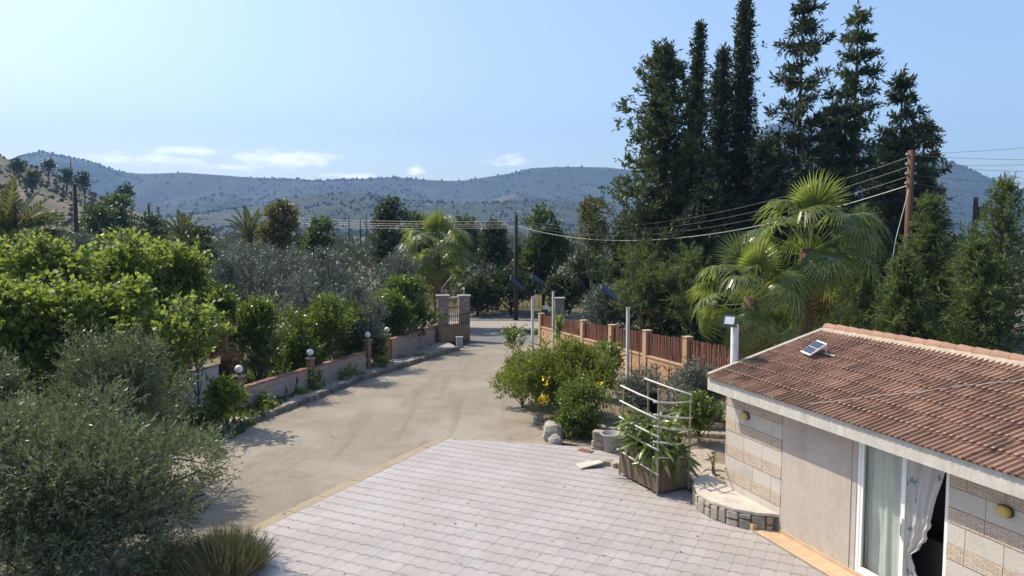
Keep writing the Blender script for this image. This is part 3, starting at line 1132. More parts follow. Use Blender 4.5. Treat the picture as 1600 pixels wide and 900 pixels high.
def tile_geo(polys, name):
    vs, fs, uvs = [], [], []
    for poly, uvp in polys:
        k, n = len(vs), len(poly)
        zo = .034
        vs += [(p[0], p[1], zo) for p in poly] + [(p[0], p[1], .01) for p in poly]
        fs.append(tuple(k + i for i in range(n)))
        uvs += [tuple(u) for u in uvp]
        for i in range(n):
            j = (i + 1) % n
            fs.append((k + j, k + i, k + n + i, k + n + j))
            uvs += [(.5, .5)] * 4
    me = bpy.data.meshes.new(name)
    me.from_pydata(vs, [], fs)
    uvl = me.uv_layers.new(name='UVMap')
    uvl.data.foreach_set('uv', np.array(uvs, np.float32).ravel())
    me.materials.append(MATS['patiotile'])
    return me


cells = []
gap = .0048


def tile_outline(o):
    """pressed paver outline: rounded head, hollow foot that takes the next tile's head"""
    ss = np.linspace(0, 1, 7)
    sg = .0016
    w = TW - 2 * sg
    foot = [o + e2 * (sg + w * s_) + e1 * (gap + TA * math.sin(math.pi * s_) ** .8) for s_ in ss]
    head = [o + e2 * (sg + w * s_) + e1 * (TL - gap + TA * math.sin(math.pi * s_) ** .8) for s_ in ss[::-1]]
    return foot + head


for i in range(0, 32):
    for j in range(0, 46):
        o = PC - e1 * (TL * (i + 1)) + e2 * (TW * j)
        cen = o + e1 * TL / 2 + e2 * TW / 2
        if cen[1] < 11.2:
            continue
        q = tile_outline(o)
        full = True
        p = q
        for oo, nn in ((PC, bn), (FA - W2 * .42, n_fac)):
            if any((v - oo) @ nn > 0 for v in p):
                full = False
                p = clip(p, oo, nn)
                if len(p) < 3:
                    break
        if len(p) < 3:
            continue
        # in view?
        sx = 800 + FPX * cen[0] / cen[1]
        if not (-30 < sx < 1420):
            continue
        cells.append((cen, p, full, o))
# the triangle at the back between joint grid and skew edge
for j in range(0, 26):
    o = PC + e2 * (TW * j)
    for row in range(4):
        oo = o + e1 * TL * row
        q = tile_outline(oo)
        p = clip(q, PC, bn)
        cen = oo + e1 * TL / 2 + e2 * TW / 2
        if len(p) >= 3 and abs(sum(p[k][0] * p[(k + 1) % len(p)][1] - p[(k + 1) % len(p)][0] * p[k][1] for k in range(len(p)))) > .004 and cen[0] < 3.4:
            cells.append((cen, p, False, oo))


def cell_uv(p, o):
    return [(((v - o) @ e2) / TW, ((v - o) @ e1) / TL) for v in p]


cells.sort(key=lambda c: c[0][1])
near = [c for c in cells if c[0][1] > 12.2]
parts, rest = near[:300], near[300:]
rest += [c for c in cells if c[0][1] <= 12.2]
zero = np.array([0., 0.])
loc_q = tile_outline(zero)
tile_me = tile_geo([(loc_q, cell_uv(loc_q, zero))], 'tile')
rnd = random.Random(9)
for cen, p, full, o in parts:
    if full:
        link('tile', tile_me, patio, (o[0], o[1], rnd.uniform(-.0015, .0015)), (rnd.uniform(-.002, .002), rnd.uniform(-.002, .002), 0))
    else:
        pl = [v - o for v in p]
        link('tile', tile_geo([(pl, cell_uv(pl, zero))], 'tile'), patio, (o[0], o[1], 0))
link('far_tiles', tile_geo([(p, cell_uv(p, o)) for cen, p, full, o in rest], 'far_tiles'), patio)['kind'] = 'stuff'
# sandy border strip along the left and far edges
bw = .28
t0 = 0.0
k = 0
while t0 < 14:
    ln = rnd.uniform(.9, 1.25)
    a, b = PC - e1 * t0, PC - e1 * (t0 + ln - .012)
    MB().prism([tuple(b - e2 * bw), tuple(b - e2 * .006), tuple(a - e2 * .006), tuple(a - e2 * bw)], -.12, .036 + rnd.uniform(-.003, .003)).build('border_stone', 'border', patio)
    t0 += ln
for i in range(3):
    a, b = PC + bk * (1.05 * i - .3), PC + bk * (1.05 * i + .74)
    MB().prism([tuple(a + bn * .008), tuple(b + bn * .008), tuple(b + bn * .16), tuple(a + bn * .16)], -.2, .034).build('border_stone', 'border', patio)

# the air: one closed box of thin even haze round the place, sky outside it
hz = MB().span((-4800, -900, -8), (4800, 4600, 620))
hz_me = bpy.data.meshes.new('haze')
hz_me.from_pydata(hz.v, [], hz.f)
hm = bpy.data.materials.new('haze')
hm.use_nodes = True
hn, hl = hm.node_tree.nodes, hm.node_tree.links
hn.remove(hn['Principled BSDF'])
pv = hn.new('ShaderNodeVolumePrincipled')
pv.inputs['Color'].default_value = (.34, .59, 1.0, 1)
pv.inputs['Density'].default_value = 0.00021
pv.inputs['Anisotropy'].default_value = 0.0
hl.new(pv.outputs[0], hn['Material Output'].inputs['Volume'])
hz_me.materials.append(hm)
hzo = link('haze', hz_me)
hzo['kind'] = 'stuff'

# ================================================================== BUILDING with tiled roof (local x along facade, y inward)
hut = empty('annex_building', (FA[0], FA[1], 0), BA - R(90), 'low annex with brown ribbed tile roof and sliding glass door', 'building')
UL, UR, WB = -1.86, 9.0, 6.1                 # ends along facade, depth
ZE0, ZE1 = 2.57, 2.83                        # fascia
OV = .45
WR, ZR = 2.70, 3.72                          # ridge
wall_z = 2.62
# walls (0.2 thick), the doorway left open
MB().span((UL, 0, -.1), (-.01, .2, wall_z)).span((UL, .2, -.1), (UL + .2, WB, wall_z)).build('wall', 'greytile', hut)
MB().span((-.004, -.012, .12), (1.80, .2, wall_z)).build('plaster_wall', 'plaster', hut)
MB().span((3.72, 0, -.1), (UR, .2, wall_z)).build('wall', 'greytile', hut)
MB().span((UL + .2, WB - .2, -.1), (UR, WB, wall_z)).span((UR - .2, .2, -.1), (UR, WB - .2, wall_z)).build('wall', 'plaster', hut)
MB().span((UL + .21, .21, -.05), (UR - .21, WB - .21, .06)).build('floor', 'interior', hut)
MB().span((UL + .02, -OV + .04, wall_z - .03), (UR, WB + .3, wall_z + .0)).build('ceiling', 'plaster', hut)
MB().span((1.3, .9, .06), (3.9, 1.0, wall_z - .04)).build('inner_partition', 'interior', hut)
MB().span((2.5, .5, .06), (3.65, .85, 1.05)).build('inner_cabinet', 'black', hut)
# gable end
MB().add([(UL + .005, -OV + .05, wall_z), (UL + .005, WB + .2, wall_z), (UL + .005, WR, ZR - .06), (UL + .19, -OV + .05, wall_z), (UL + .19, WB + .2, wall_z), (UL + .19, WR, ZR - .06)],
         [(0, 2, 1), (3, 4, 5), (0, 1, 4, 3), (1, 2, 5, 4), (2, 0, 3, 5)]).build('gable', 'plaster', hut)
# fascia board with small drips
MB().span((UL - .03, -OV - .03, ZE0), (UR, -OV + .05, ZE1)).build('fascia', 'fascia', hut)
# wall tiles: grey field rows between split-stone strips
ROWS = []
z = wall_z - .02
strip = False
first = True
while z > .02:
    h = .243 if strip else .307
    if first:
        h = z - 2.455
        first = False
    ROWS.append((max(z - h, .0), z, strip))
    z -= h
    strip = not strip
TMESH = {}
rnd = random.Random(2)
for (ua, ub, shift) in ((UL, -.012, .25), (3.725, 7.6, .0)):
    for ri, (za, zb, st) in enumerate(ROWS):
        u = ua - shift - (.3 if ri % 4 < 2 else 0)
        while u < ub:
            a, b = max(u, ua) + .002, min(u + .60, ub) - .002
            u += .60
            if b - a < .03:
                continue
            key = (round(b - a, 3), round(zb - za, 3), st)
            if key not in TMESH:
                w_, h_ = (b - a) / 2, (zb - za) / 2 - .002
                th = .018 if st else .011
                TMESH[key] = MB().add([(-w_, 0, -h_), (w_, 0, -h_), (w_, 0, h_), (-w_, 0, h_), (-w_ + .004, -th, -h_ + .004), (w_ - .004, -th, -h_ + .004), (w_ - .004, -th, h_ - .004), (-w_ + .004, -th, h_ - .004)],
                                      [(4, 5, 6, 7), (0, 1, 5, 4), (1, 2, 6, 5), (2, 3, 7, 6), (3, 0, 4, 7)]).mesh('wall_tile', 'stonestrip' if st else 'greytile')
            link('wall_tile', TMESH[key], hut, ((a + b) / 2, -.002, (za + zb) / 2))
# left gable side seen edge-on gets plain tiles too
# base board and step along the facade
u = -.02
while u < 3.7:
    w_ = min(.45, 3.7 - u)
    MB().span((u + .003, -.035, .02), (u + w_ - .003, -.002 if u > 1.75 else -.013, .125)).build('base_tile', 'steptile', hut)
    u += .45
step = MB().span((-.25, -.44, -.05), (7.6, -.036, .052)).build('step', 'concrete', hut)
u = -.25
while u < 7.4:
    MB().span((u + .003, -.455, .053), (u + .327, -.038, .068)).build('step_tile', 'steptile', step)
    u += .33
MB().span((-.36, -.46, .0), (-.255, -.03, .17)).build('step_end', 'steptile', hut)
# sliding door
door = empty('sliding_door', (1.92, .06, .12))
door.parent = hut
DH = 2.42
f = MB().span((0, -.05, 0), (.07, .06, DH)).span((.07, -.05, 0), (1.79, .06, .05)).span((.07, -.05, DH - .06), (1.79, .06, DH)).span((1.735, -.05, .05), (1.79, .06, DH - .06)).build('door_frame', 'alu', door)
MB().span((.072, -.045, .052), (.13, -.005, DH - .062)).span((.92, -.045, .052), (1.0, -.005, DH - .062)).span((.13, -.045, .052), (.92, -.005, .12)).span((.13, -.045, DH - .13), (.92, -.005, DH - .062)).build('door_leaf', 'alu', door)
MB().span((.13, -.028, .12), (.92, -.022, DH - .13)).build('pane', 'glass', door)
h_ = MB().box((.962, -.06, 1.12), (.03, .028, .34)).box((.962, -.052, 1.02), (.02, .02, .05)).build('handle', 'alu', door)
MB().box((.965, -.076, 1.1), (.012, .006, .2)).build('lock_slot', 'black', door)
MB().span((1.8 - 1.92, -.06, .0), (-.002, .14, DH + .06)).build('jamb', 'plaster', door)


def cloth(name, m, parent, x0, x1, z0, z1, y, amp, folds, edge=None, nx=46, nz=40, seed=1, y2=None):
    rng = np.random.default_rng(seed)
    ph = rng.uniform(0, 6, 6)
    vs, fs = [], []
    for j in range(nz):
        t = j / (nz - 1)
        z = z1 + (z0 - z1) * t
        xa, xb = (x0, x1) if edge is None else edge(t)
        for i in range(nx):
            s = i / (nx - 1)
            w = amp * (math.sin(s * folds * 6.28 + ph[0] + t * 1.5) + .5 * math.sin(s * folds * 13 + ph[1] - t * 3) + .35 * math.sin(t * 9 + s * 5 + ph[2]))
            vs.append((xa + (xb - xa) * s, y + w + .05 * amp * math.sin(t * 40 + s * 9), z + .02 * math.sin(s * 17 + ph[3])))
    for j in range(nz - 1):
        for i in range(nx - 1):
            a = j * nx + i
            fs.append((a, a + 1, a + nx + 1, a + nx))
    return MB().add(vs, fs).build(name, m, parent, True)


dust = cloth('dust_sheet', 'sheet', None, .05, .96, .05, DH - .1, .10, .022, 3.2, seed=4)
dust.location = hut.matrix_basis @ Vector((1.92, .06, .12))
dust.rotation_euler = (0, 0, BA - R(90))
tag(dust, 'pale greenish sheet hanging in folds behind the glass of the sliding door', 'sheet')
EDG = [(0, 1.0, 1.70), (.12, .98, 1.62), (.28, .985, 1.50), (.45, 1.0, 1.42), (.55, 1.0, 1.36), (.62, 1.0, 1.28), (.68, 1.0, 1.14), (.74, 1.0, 1.12), (.82, 1.0, 1.25), (.9, 1.01, 1.36), (1.0, 1.02, 1.2)]
curt = cloth('curtain', 'curtain', None, 0, 1, .06, DH - .08, .015, .03, 2.2, edge=lambda t: (np.interp(t, [e[0] for e in EDG], [e[1] for e in EDG]), np.interp(t, [e[0] for e in EDG], [e[2] for e in EDG]) + .025 * math.sin(t * 60) * (t > .4)), seed=7)
curt.location = hut.matrix_basis @ Vector((1.92, .06, .12))
curt.rotation_euler = (0, 0, BA - R(90))
tag(curt, 'torn white curtain with teal flowers blown aside in the open doorway', 'curtain')

# roof: near slope of interlocking ribbed tiles, eight courses
slope = math.atan2(ZR - ZE1, WR + OV)
SL = math.hypot(ZR - ZE1, WR + OV)
NCOL, NROW = 37, 8
tw, tl = .222, SL / NROW
prof = [(0, .0), (.02, .03), (.05, .034), (.072, .006), (.10, .002), (.125, .028), (.155, .034), (.178, .008), (.205, .0), (.222, .002)]
mb = MB()
n = len(prof)
vs = []
for y, dz in ((-.035, .030), (tl, .004)):
    vs += [(x, y, z + dz) for x, z in prof]
vs += [(x, -.035, z + .030 - .022) for x, z in prof]
fs = [(i, i + 1, n + i + 1, n + i) for i in range(n - 1)] + [(i + 1, i, 2 * n + i, 2 * n + i + 1) for i in range(n - 1)]
# nib over the head lap
mb.add(vs, fs)
rt_me = mb.mesh('roof_tile', 'rooftile')
roof = empty('roof', (0, 0, 0))
roof.parent = hut
rnd = random.Random(12)
RX = slope
for r_ in range(NROW):
    for c in range(NCOL):
        yy = -OV - .05 + math.cos(slope) * tl * r_
        zz = ZE1 + .012 + math.sin(slope) * tl * r_
        link('roof_tile', rt_me, roof, (UL - .02 + tw * c, yy, zz + rnd.uniform(-.002, .003)), (RX + rnd.uniform(-.008, .008), rnd.uniform(-.012, .012), rnd.uniform(-.006, .006)))
mb = MB()
for r_ in range(NROW):
    for c in range(NCOL, int((UR - UL) / tw)):
        yy = -OV - .05 + math.cos(slope) * tl * r_
        zz = ZE1 + .012 + math.sin(slope) * tl * r_
        q_ = Matrix.Translation((UL - .02 + tw * c, yy, zz)) @ Matrix.Rotation(RX, 4, 'X')
        mb.add([q_ @ Vector(v) for v in vs], fs)
mb.build('end_roof_tiles', 'rooftile', roof)['kind'] = 'stuff'
# little clay lugs along every course line, one row object per course
for r_ in range(1, NROW):
    yy = -OV - .05 + math.cos(slope) * (tl * r_ - .02)
    zz = ZE1 + .012 + math.sin(slope) * (tl * r_ - .02)
    mb = MB()
    for c in range(NCOL * 2):
        mb.box((UL - .02 + tw * c / 2 + .036, yy, zz + .055), (.04, .05, .03), rx=slope)
    mb.build('course_lugs', 'ridgetile', roof)['kind'] = 'stuff'
# far slope and roof deck
MB().add([(UL, -OV - .02, ZE1 - .01), (UR, -OV - .02, ZE1 - .01), (UR, WR, ZR - .02), (UL, WR, ZR - .02), (UL, WB + .3, ZE1), (UR, WB + .3, ZE1)], [(0, 1, 2, 3), (3, 2, 5, 4)]).build('roof_deck', 'rooftile', roof)
# ridge: mortar bed and half-round caps
MB().add([(UL - .05, WR - .26, ZR - .03), (UR, WR - .26, ZR - .03), (UR, WR - .1, ZR + .075), (UL - .05, WR - .1, ZR + .075), (UL - .05, WR + .2, ZR + .05), (UR, WR + .2, ZR + .05), (UL - .05, WR + .2, ZR - .1), (UR, WR + .2, ZR - .1)],
         [(0, 1, 2, 3), (3, 2, 5, 4), (0, 3, 4, 6), (4, 5, 7, 6)]).build('ridge_mortar', 'ridgemortar', roof)
cap = MB()
vs, fs = [], []
m_ = 9
for x, rr_ in ((-.03, .128), (0.0, .132), (.40, .108)):
    for k in range(m_):
        a = math.pi * k / (m_ - 1)
        vs.append((x, math.cos(a) * rr_, math.sin(a) * rr_))
for i in range(2):
    for k in range(m_ - 1):
        fs.append((i * m_ + k, i * m_ + k + 1, (i + 1) * m_ + k + 1, (i + 1) * m_ + k))
fs.append(tuple(range(m_)))
cap_me = cap.add(vs, fs).mesh('ridge_tile', 'ridgetile', True)
x = UL - .05
while x < UR - .4:
    link('ridge_tile', cap_me, roof, (x, WR, ZR + .035 + rnd.uniform(-.004, .004)), (0, rnd.uniform(-.01, .01), rnd.uniform(-.01, .01)))
    x += .345
# raked concrete edge on the gable
mb = MB()
mb.box((UL - .075, (WR - OV) / 2, (ZR + ZE1) / 2 + .035), (.11, SL - .05, .085), rx=slope)
mb.build('rake_edge', 'rake', roof)


def bulkhead(u, z, label):
    o = empty('bulkhead_lamp', hut.matrix_basis @ Vector((u, -.02, z)), BA - R(90), label, 'wall lamp', 'oval bulkhead lamps on the annex wall')
    n = 18
    for nm, m, s, y0, y1 in (('rim', 'bulkrim', 1.0, .0, -.045), ('lens', 'amber', .84, -.045, -.10)):
        vs, fs = [], []
        for q, (yy, k) in enumerate(((y0, s), (y0 + (y1 - y0) * .6, s * .97), (y1, s * .72))):
            for i in range(n):
                a = 2 * math.pi * i / n
                ca, sa = math.cos(a), math.sin(a)
                vs.append((.125 * k * math.copysign(abs(ca) ** .75, ca), yy, .085 * k * math.copysign(abs(sa) ** .75, sa)))
        for q in range(2):
            for i in range(n):
                fs.append((q * n + i, q * n + (i + 1) % n, (q + 1) * n + (i + 1) % n, (q + 1) * n + i))
        fs.append(tuple(2 * n + i for i in range(n)))
        MB().add(vs, fs).build(nm, m, o, True)


bulkhead(-1.15, 2.13, 'oval amber wall lamp under the eave at the far end of annex wall')
bulkhead(4.63, 2.16, 'oval amber wall lamp on tiled wall right of the doorway')

# small solar panel standing on the roof
pu = lambda u, w: hut.matrix_basis @ Vector((u, w, 0))
rz_at = lambda w: ZE1 + .05 + (w + OV) * math.tan(slope)
sp = empty('roof_solar_unit', hut.matrix_basis @ Vector((-.75, 1.32, rz_at(1.32))), BA - R(90) - .35, 'small white framed solar panel propped up on the tiled roof', 'solar panel')
tilt = R(34)
sp.scale = (1.3, 1.3, 1.3)
MB().box((0, 0, .13), (.40, .33, .022), rx=tilt).build('panel_frame', 'whitepost', sp)
for i in range(4):
    for j in range(2):
        c = Matrix.Rotation(tilt, 3, 'X') @ Vector((-.14 + .093 * i, -.072 + .144 * j, .0125))
        MB().box((c.x, c.y, c.z + .13), (.086, .134, .006), rx=tilt).build('cell', 'cellbright', sp)
MB().tube([(-.15, .12, .2), (-.15, .16, .0)], .008, 5).tube([(.15, .12, .2), (.15, .16, .0)], .008, 5).tube([(.12, .13, .06), (.34, .2, .06)], .008, 5).build('bracket', 'alu', sp)
# loose cable along the roof
cb = [(1.2 + .14 * i + .03 * math.sin(i), -.38 + .16 * i + .02 * math.sin(i * 2.1), rz_at(-.38 + .16 * i) + .03 + .01 * math.sin(i * 3)) for i in range(17)]
cb = [(1.15, -.5, ZE1 - .2), (1.12, -.49, ZE1 - .02), (1.1, -.47, ZE1 + .06)] + cb
o = MB().tube([hut.matrix_basis @ Vector(p) for p in cb], .006, 5).build('roof_cable', 'wirelight')
tag(o, 'thin pale cable lying across the roof tiles and over the fascia', 'cable')

# floodlight on white post beside the gable
fp = hut.matrix_basis @ Vector((UL - .22, .32, 0))
fl = empty('floodlight_post', fp, 0, 'white round post with black floodlight beside the annex roof', 'floodlight')
MB().lathe([(.085, -.1), (.085, 3.9), (.07, 3.93)], 16).build('post', 'whitepost', fl, True)
hd = empty('lamp_head', (-.14, -.1, 4.02))
hd.parent = fl
hrot = (R(-24), 0, R(-34))
lh = MB().box((0, 0, 0), (.31, .05, .27)).box((0, .04, 0), (.23, .05, .19)).build('housing', 'black', hd)
lh.rotation_euler = hrot
gl = MB().box((0, -.029, 0), (.21, .01, .17)).build('lens', 'ledglass', hd)
gl.rotation_euler = hrot
MB().box((.08, .05, -.07), (.12, .03, .03), rz=-.5).build('bracket', 'black', hd)

# ================================================================== quarter-round stone platform by the wall
PLAT = [np.array(p) for p in ((4.62, 17.1), (4.15, 16.75), (4.02, 16.25), (4.0, 15.75), (4.18, 15.25), (4.5, 14.88), (4.88, 14.66), (5.2, 14.6))]
plat = empty('stone_platform', (4.6, 15.6, 0), 0, 'curved raised stone platform with pale slab top against annex wall', 'platform')
wall_in = [FA + U2 * (-.02) - W2 * .005, FA + U2 * (-1.86) - W2 * .005]
poly = [tuple(p) for p in PLAT] + [tuple(wall_in[0]), tuple(wall_in[1])]
inner = [tuple(np.array(p) + (np.array([5.1, 16.0]) - np.array(p)) * .05) for p in poly]
MB().prism(poly[::-1] if False else poly, -.05, .345).build('core', 'joint', plat, off=(4.6, 15.6, 0))
MB().prism([tuple(np.array(p) + (np.array(p) - np.array([5.1, 16.0])) * .02) for p in poly[:8]] + poly[8:], .346, .40).build('slab', 'platetop', plat, off=(4.6, 15.6, 0))
PM = [stone_mesh('stone', 'paverock', 40 + i, .12, .09) for i in range(6)]
rnd = random.Random(21)
curve = []
for a, b in zip(PLAT[:-1], PLAT[1:]):
    for t in np.linspace(0, 1, 8, endpoint=False):
        curve.append(a + (b - a) * t)
curve.append(PLAT[-1])
cum = np.concatenate([[0], np.cumsum([np.linalg.norm(q - p) for p, q in zip(curve[:-1], curve[1:])])])
cx = lambda s: np.array([np.interp(s, cum, [c[0] for c in curve]), np.interp(s, cum, [c[1] for c in curve])])
s = .05
while s < cum[-1] - .1:
    w = rnd.uniform(.16, .3)
    w = min(w, cum[-1] - s)
    c0, c1 = cx(s), cx(s + w)
    c = (c0 + c1) / 2
    ang = math.atan2(c1[1] - c0[1], c1[0] - c0[0])
    cut = rnd.choice([.0, .13, .19, .0])
    spans = [(.03, .335)] if cut == 0 else [(.03, .03 + cut), (.05 + cut, .335)]
    for za, zb in spans:
        link('stone', rnd.choice(PM), plat, (c[0] - 4.6, c[1] - 15.6, (za + zb) / 2), (0, rnd.uniform(-.06, .06), ang + rnd.uniform(-.08, .08)), (w - .035, .10, zb - za - .01))
    s += w

# ================================================================== left garden wall with coping, brick piers and globes
wallL = empty('garden_wall', (*wl_pts[0], gz(wl_pts[0][1])), 0, 'long pinkish block wall with red coping along left pavement', 'wall')
wl0 = np.array([*wl_pts[0], gz(wl_pts[0][1])])
rnd = random.Random(31)
BLK = MB().box((0, 0, 0), (.434, .2, .186)).mesh('block', 'wallblock')
BLH = MB().box((0, 0, 0), (.214, .2, .192)).mesh('block', 'wallblock')
COP = [stone_mesh('coping_tile', 'redbrick', 60 + i, .06, .04) for i in range(3)]


def block_wall(a, b, rows, root, ro, coping=True):
    L_ = np.linalg.norm(b - a)
    d = (b - a) / L_
    ang = math.atan2(d[1], d[0])
    # mortar core
    cs = MB()
    za, zb = gz(a[1]) - .15, gz(b[1]) - .15
    nrm = np.array([-d[1], d[0]]) * .092
    topa, topb = gz(a[1]) + .1 + rows * .2 - .006, gz(b[1]) + .1 + rows * .2 - .006
    cs.add([(*(a - nrm), za), (*(b - nrm), zb), (*(b + nrm), zb), (*(a + nrm), za), (*(a - nrm), topa), (*(b - nrm), topb), (*(b + nrm), topb), (*(a + nrm), topa)],
           [(3, 2, 1, 0), (4, 5, 6, 7), (0, 1, 5, 4), (1, 2, 6, 5), (2, 3, 7, 6), (3, 0, 4, 7)])
    cs.build('wall_core', 'mortar', root, off=ro)
    pitch = -math.atan2(zb - za, L_)
    for r_ in range(rows):
        t = 0 if r_ % 2 == 0 else -.225
        while t < L_ - .05:
            half = t < 0 or t + .45 > L_
            c = t + .225
            if t < 0:
                c = .112
            elif t + .45 > L_:
                c = min(t + .112, L_ - .11)
            p = a + d * c
            link('block', BLH if half else BLK, root, (p[0] - ro[0], p[1] - ro[1], gz(p[1]) + .1 + r_ * .2 + .098 - ro[2]), (0, pitch, ang))
            t += .45
    if coping:
        t = 0
        while t < L_:
            w = .3
            p = a + d * min(t + w / 2, L_)
            link('coping_tile', rnd.choice(COP), root, (p[0] - ro[0], p[1] - ro[1], gz(p[1]) + .13 + rows * .2 - ro[2] + rnd.uniform(-.006, .006)), (rnd.uniform(-.03, .03), pitch, ang + rnd.uniform(-.02, .02)), (w - .012, .27, .065))
            t += w


Wp = [np.array(p) for p in wl_pts]
block_wall(Wp[0], Wp[2], 4, wallL, wl0)
block_wall(Wp[2], Wp[3] - np.array([.1, .25]), 4, wallL, wl0)
block_wall(Wp[4], Wp[5], 5, wallL, wl0)
BRK = [MB().box((0, 0, 0), (.232, .112, .066)).mesh('brick', 'redbrick')]


def pier(p, top, label, gr):
    """brick pier topped by a white globe lamp"""
    g0 = gz(p[1])
    root = empty('brick_pier', (p[0], p[1], g0), R(62), label, 'pier', 'brick piers of the garden wall')
    MB().box((0, 0, top / 2), (.222, .222, top)).build('pier_core', 'mortar', root)
    k = int(top / .075)
    for i in range(k):
        z = .04 + i * .075
        for s in (-1, 1):
            if i % 2:
                link('brick', BRK[0], root, (0, s * .06, z))
            else:
                link('brick', BRK[0], root, (s * .06, 0, z), (0, 0, R(90)))
    MB().box((0, 0, top + .02), (.31, .31, .05)).box((0, 0, top + .055), (.24, .24, .03)).build('cap', 'concrete', root)
    lamp = empty('globe_lamp', (p[0], p[1], g0 + top + .07), 0, gr, 'globe lamp', 'white globe lamps on the garden wall')
    MB().lathe([(.075, 0), (.075, .03), (.05, .05), (.05, .07)], 12).build('lamp_base', 'bulkrim', lamp, True)
    sphere((0, 0, .195), .135, 18, 12).build('globe', 'globe', lamp, True)


pier(Wp[0] + np.array([.05, .05]), 1.33, 'brick pier at the near end of the pinkish garden wall', 'largest white globe lamp, on near brick pier beside the white wall')
pier(Wp[2] + np.array([.12, .1]), 1.30, 'brick pier in the middle of the pinkish garden wall', 'white globe lamp on the middle brick pier of the garden wall')
pier(Wp[3], 1.45, 'brick pier at the near side of the gap in garden wall', 'white globe lamp left of the gap in the garden wall')
pier(Wp[4] - np.array([.12, .2]), 1.38, 'ivy-hidden brick pier at the far side of the wall gap', 'small white globe lamp half hidden by ivy at the wall gap')
# lone globe among the left olive branches
lp = at(29, 620, 17.2)
gl_ = empty('globe_lamp', (lp[0], lp[1], gz(lp[1])), 0, 'white globe lamp on thin post among olive branches at left edge', 'globe lamp', 'white globe lamps on the garden wall')
MB().tube([(0, 0, -.1), (0, 0, lp[2] - gz(lp[1]) - .12)], .035, 8).build('post', 'polewhite', gl_)
sphere((0, 0, lp[2] - gz(lp[1])), .135, 16, 10).build('globe', 'globe', gl_, True)

# whitewashed lean-to at the near end of the wall
c0 = at(338, 572, 25.2)
lean = empty('lean_to_shed', (c0[0] - .6, 25.2, gz(25.2)), R(20), 'small whitewashed lean-to wall with dark sloping roof sheet', 'shed')
zt = c0[2] - gz(25.2)
MB().add([(-.62, -.09, -.1), (.62, -.09, -.1), (.62, .09, -.1), (-.62, .09, -.1), (-.62, -.09, zt - .25), (.62, -.09, zt), (.62, .09, zt), (-.62, .09, zt - .25)],
         [(3, 2, 1, 0), (4, 5, 6, 7), (0, 1, 5, 4), (1, 2, 6, 5), (2, 3, 7, 6), (3, 0, 4, 7)]).build('white_wall', 'whitewash', lean)
MB().add([(-.75, -.16, zt - .26), (.68, -.16, zt + .03), (.68, 2.0, zt + .0), (-.75, 2.0, zt - .3), (-.75, -.16, zt - .23), (.68, -.16, zt + .06), (.68, 2.0, zt + .03), (-.75, 2.0, zt - .27)],
         [(3, 2, 1, 0), (4, 5, 6, 7), (0, 1, 5, 4), (1, 2, 6, 5), (2, 3, 7, 6), (3, 0, 4, 7)]).build('roof_sheet', 'rustsheet', lean)
MB().tube([(-.6, 0, zt - .2), (-1.5, .1, zt + .38)], .022, 6).build('prop_stick', 'bamboo', lean)
MB().tube([(-.6, .05, zt - .22), (-1.75, .1, zt - .2)], .02, 6).build('prop_stick', 'bamboo', lean)
MB().box((-1.3, 1.2, zt / 2 - .1), (1.1, .1, zt - .3)).build('back_wall', 'interior', lean)

# ================================================================== gate
GY = 45.6
GS = [stone_mesh('stone_block', 'gatestone', 80 + i, .05, .03) for i in range(4)]
rnd = random.Random(41)


def gate_pillar(X, Y, h, w, label):
    root = empty('gate_pillar', (X, Y, gz(Y)), R(8), label, 'gate pillar', 'stone gate pillars')
    MB().box((0, 0, h / 2 - .05), (w - .05, w - .05, h + .05)).build('pillar_core', 'mortar', root)
    rows = int(h / .26)
    rh = h / rows
    for r_ in range(rows):
        for q, (dx, dy) in enumerate(((-1, -1), (1, -1), (-1, 1), (1, 1))):
            k = .12 if r_ % 2 else -.12
            sx = w / 2 * (1 + k * dx)
            link('stone_block', rnd.choice(GS), root, (dx * w / 2 - dx * sx / 2, dy * w / 4, rh * (r_ + .5)), (0, 0, 0), (sx - .012, w / 2 - .006, rh - .014))
    MB().box((0, 0, h + .04), (w + .12, w + .12, .08)).build('cap', 'concrete', root)
    return root


p1 = at(692, 500, 45.6)
p2 = at(725, 500, 46.8)
hA = at(692, 463, 45.6)[2] - gz(45.6)
hB = at(725, 463, 46.8)[2] - gz(46.8)
gate_pillar(p1[0], 45.6, hA, .7, 'stone gate pillar beside the end of the garden wall')
gate_pillar(p2[0], 46.8, hB, .7, 'stone gate pillar nearest the driveway, right of narrow door')
p3 = at(873, 480, 46.0)
gate_pillar(p3[0], 46.0, at(873, 467, 46.0)[2] - gz(46), .6, 'grey stone gate pillar on the right side of the entrance')
dd = np.array([p2[0] - p1[0], p2[1] - p1[1]])
mid = (p1[:2] + p2[:2]) / 2
ga = math.atan2(dd[1], dd[0])
gate = empty('pedestrian_gate', (mid[0], mid[1], gz(mid[1])), ga, 'narrow dark metal door with bars between the two stone pillars', 'gate')
gw = np.linalg.norm(dd) - .62
MB().span((-gw / 2, -.03, .1), (gw / 2, .03, 1.1)).build('sheet_panel', 'tanpanel', gate)
for i in range(7):
    x = -gw / 2 + .04 + i * (gw - .08) / 6
    MB().tube([(x, 0, 1.1), (x, 0, 2.15)], .014, 6).build('bar', 'gatemetal', gate)
MB().span((-gw / 2, -.03, 1.55), (gw / 2, .03, 1.6)).span((-gw / 2, -.03, 2.13), (gw / 2, .03, 2.19)).build('rail', 'gatemetal', gate)
MB().span((-gw / 2 - .7, -.12, hA - .12), (gw / 2 + .7, -.02, hA - .06)).build('top_beam', 'whitepost', gate)
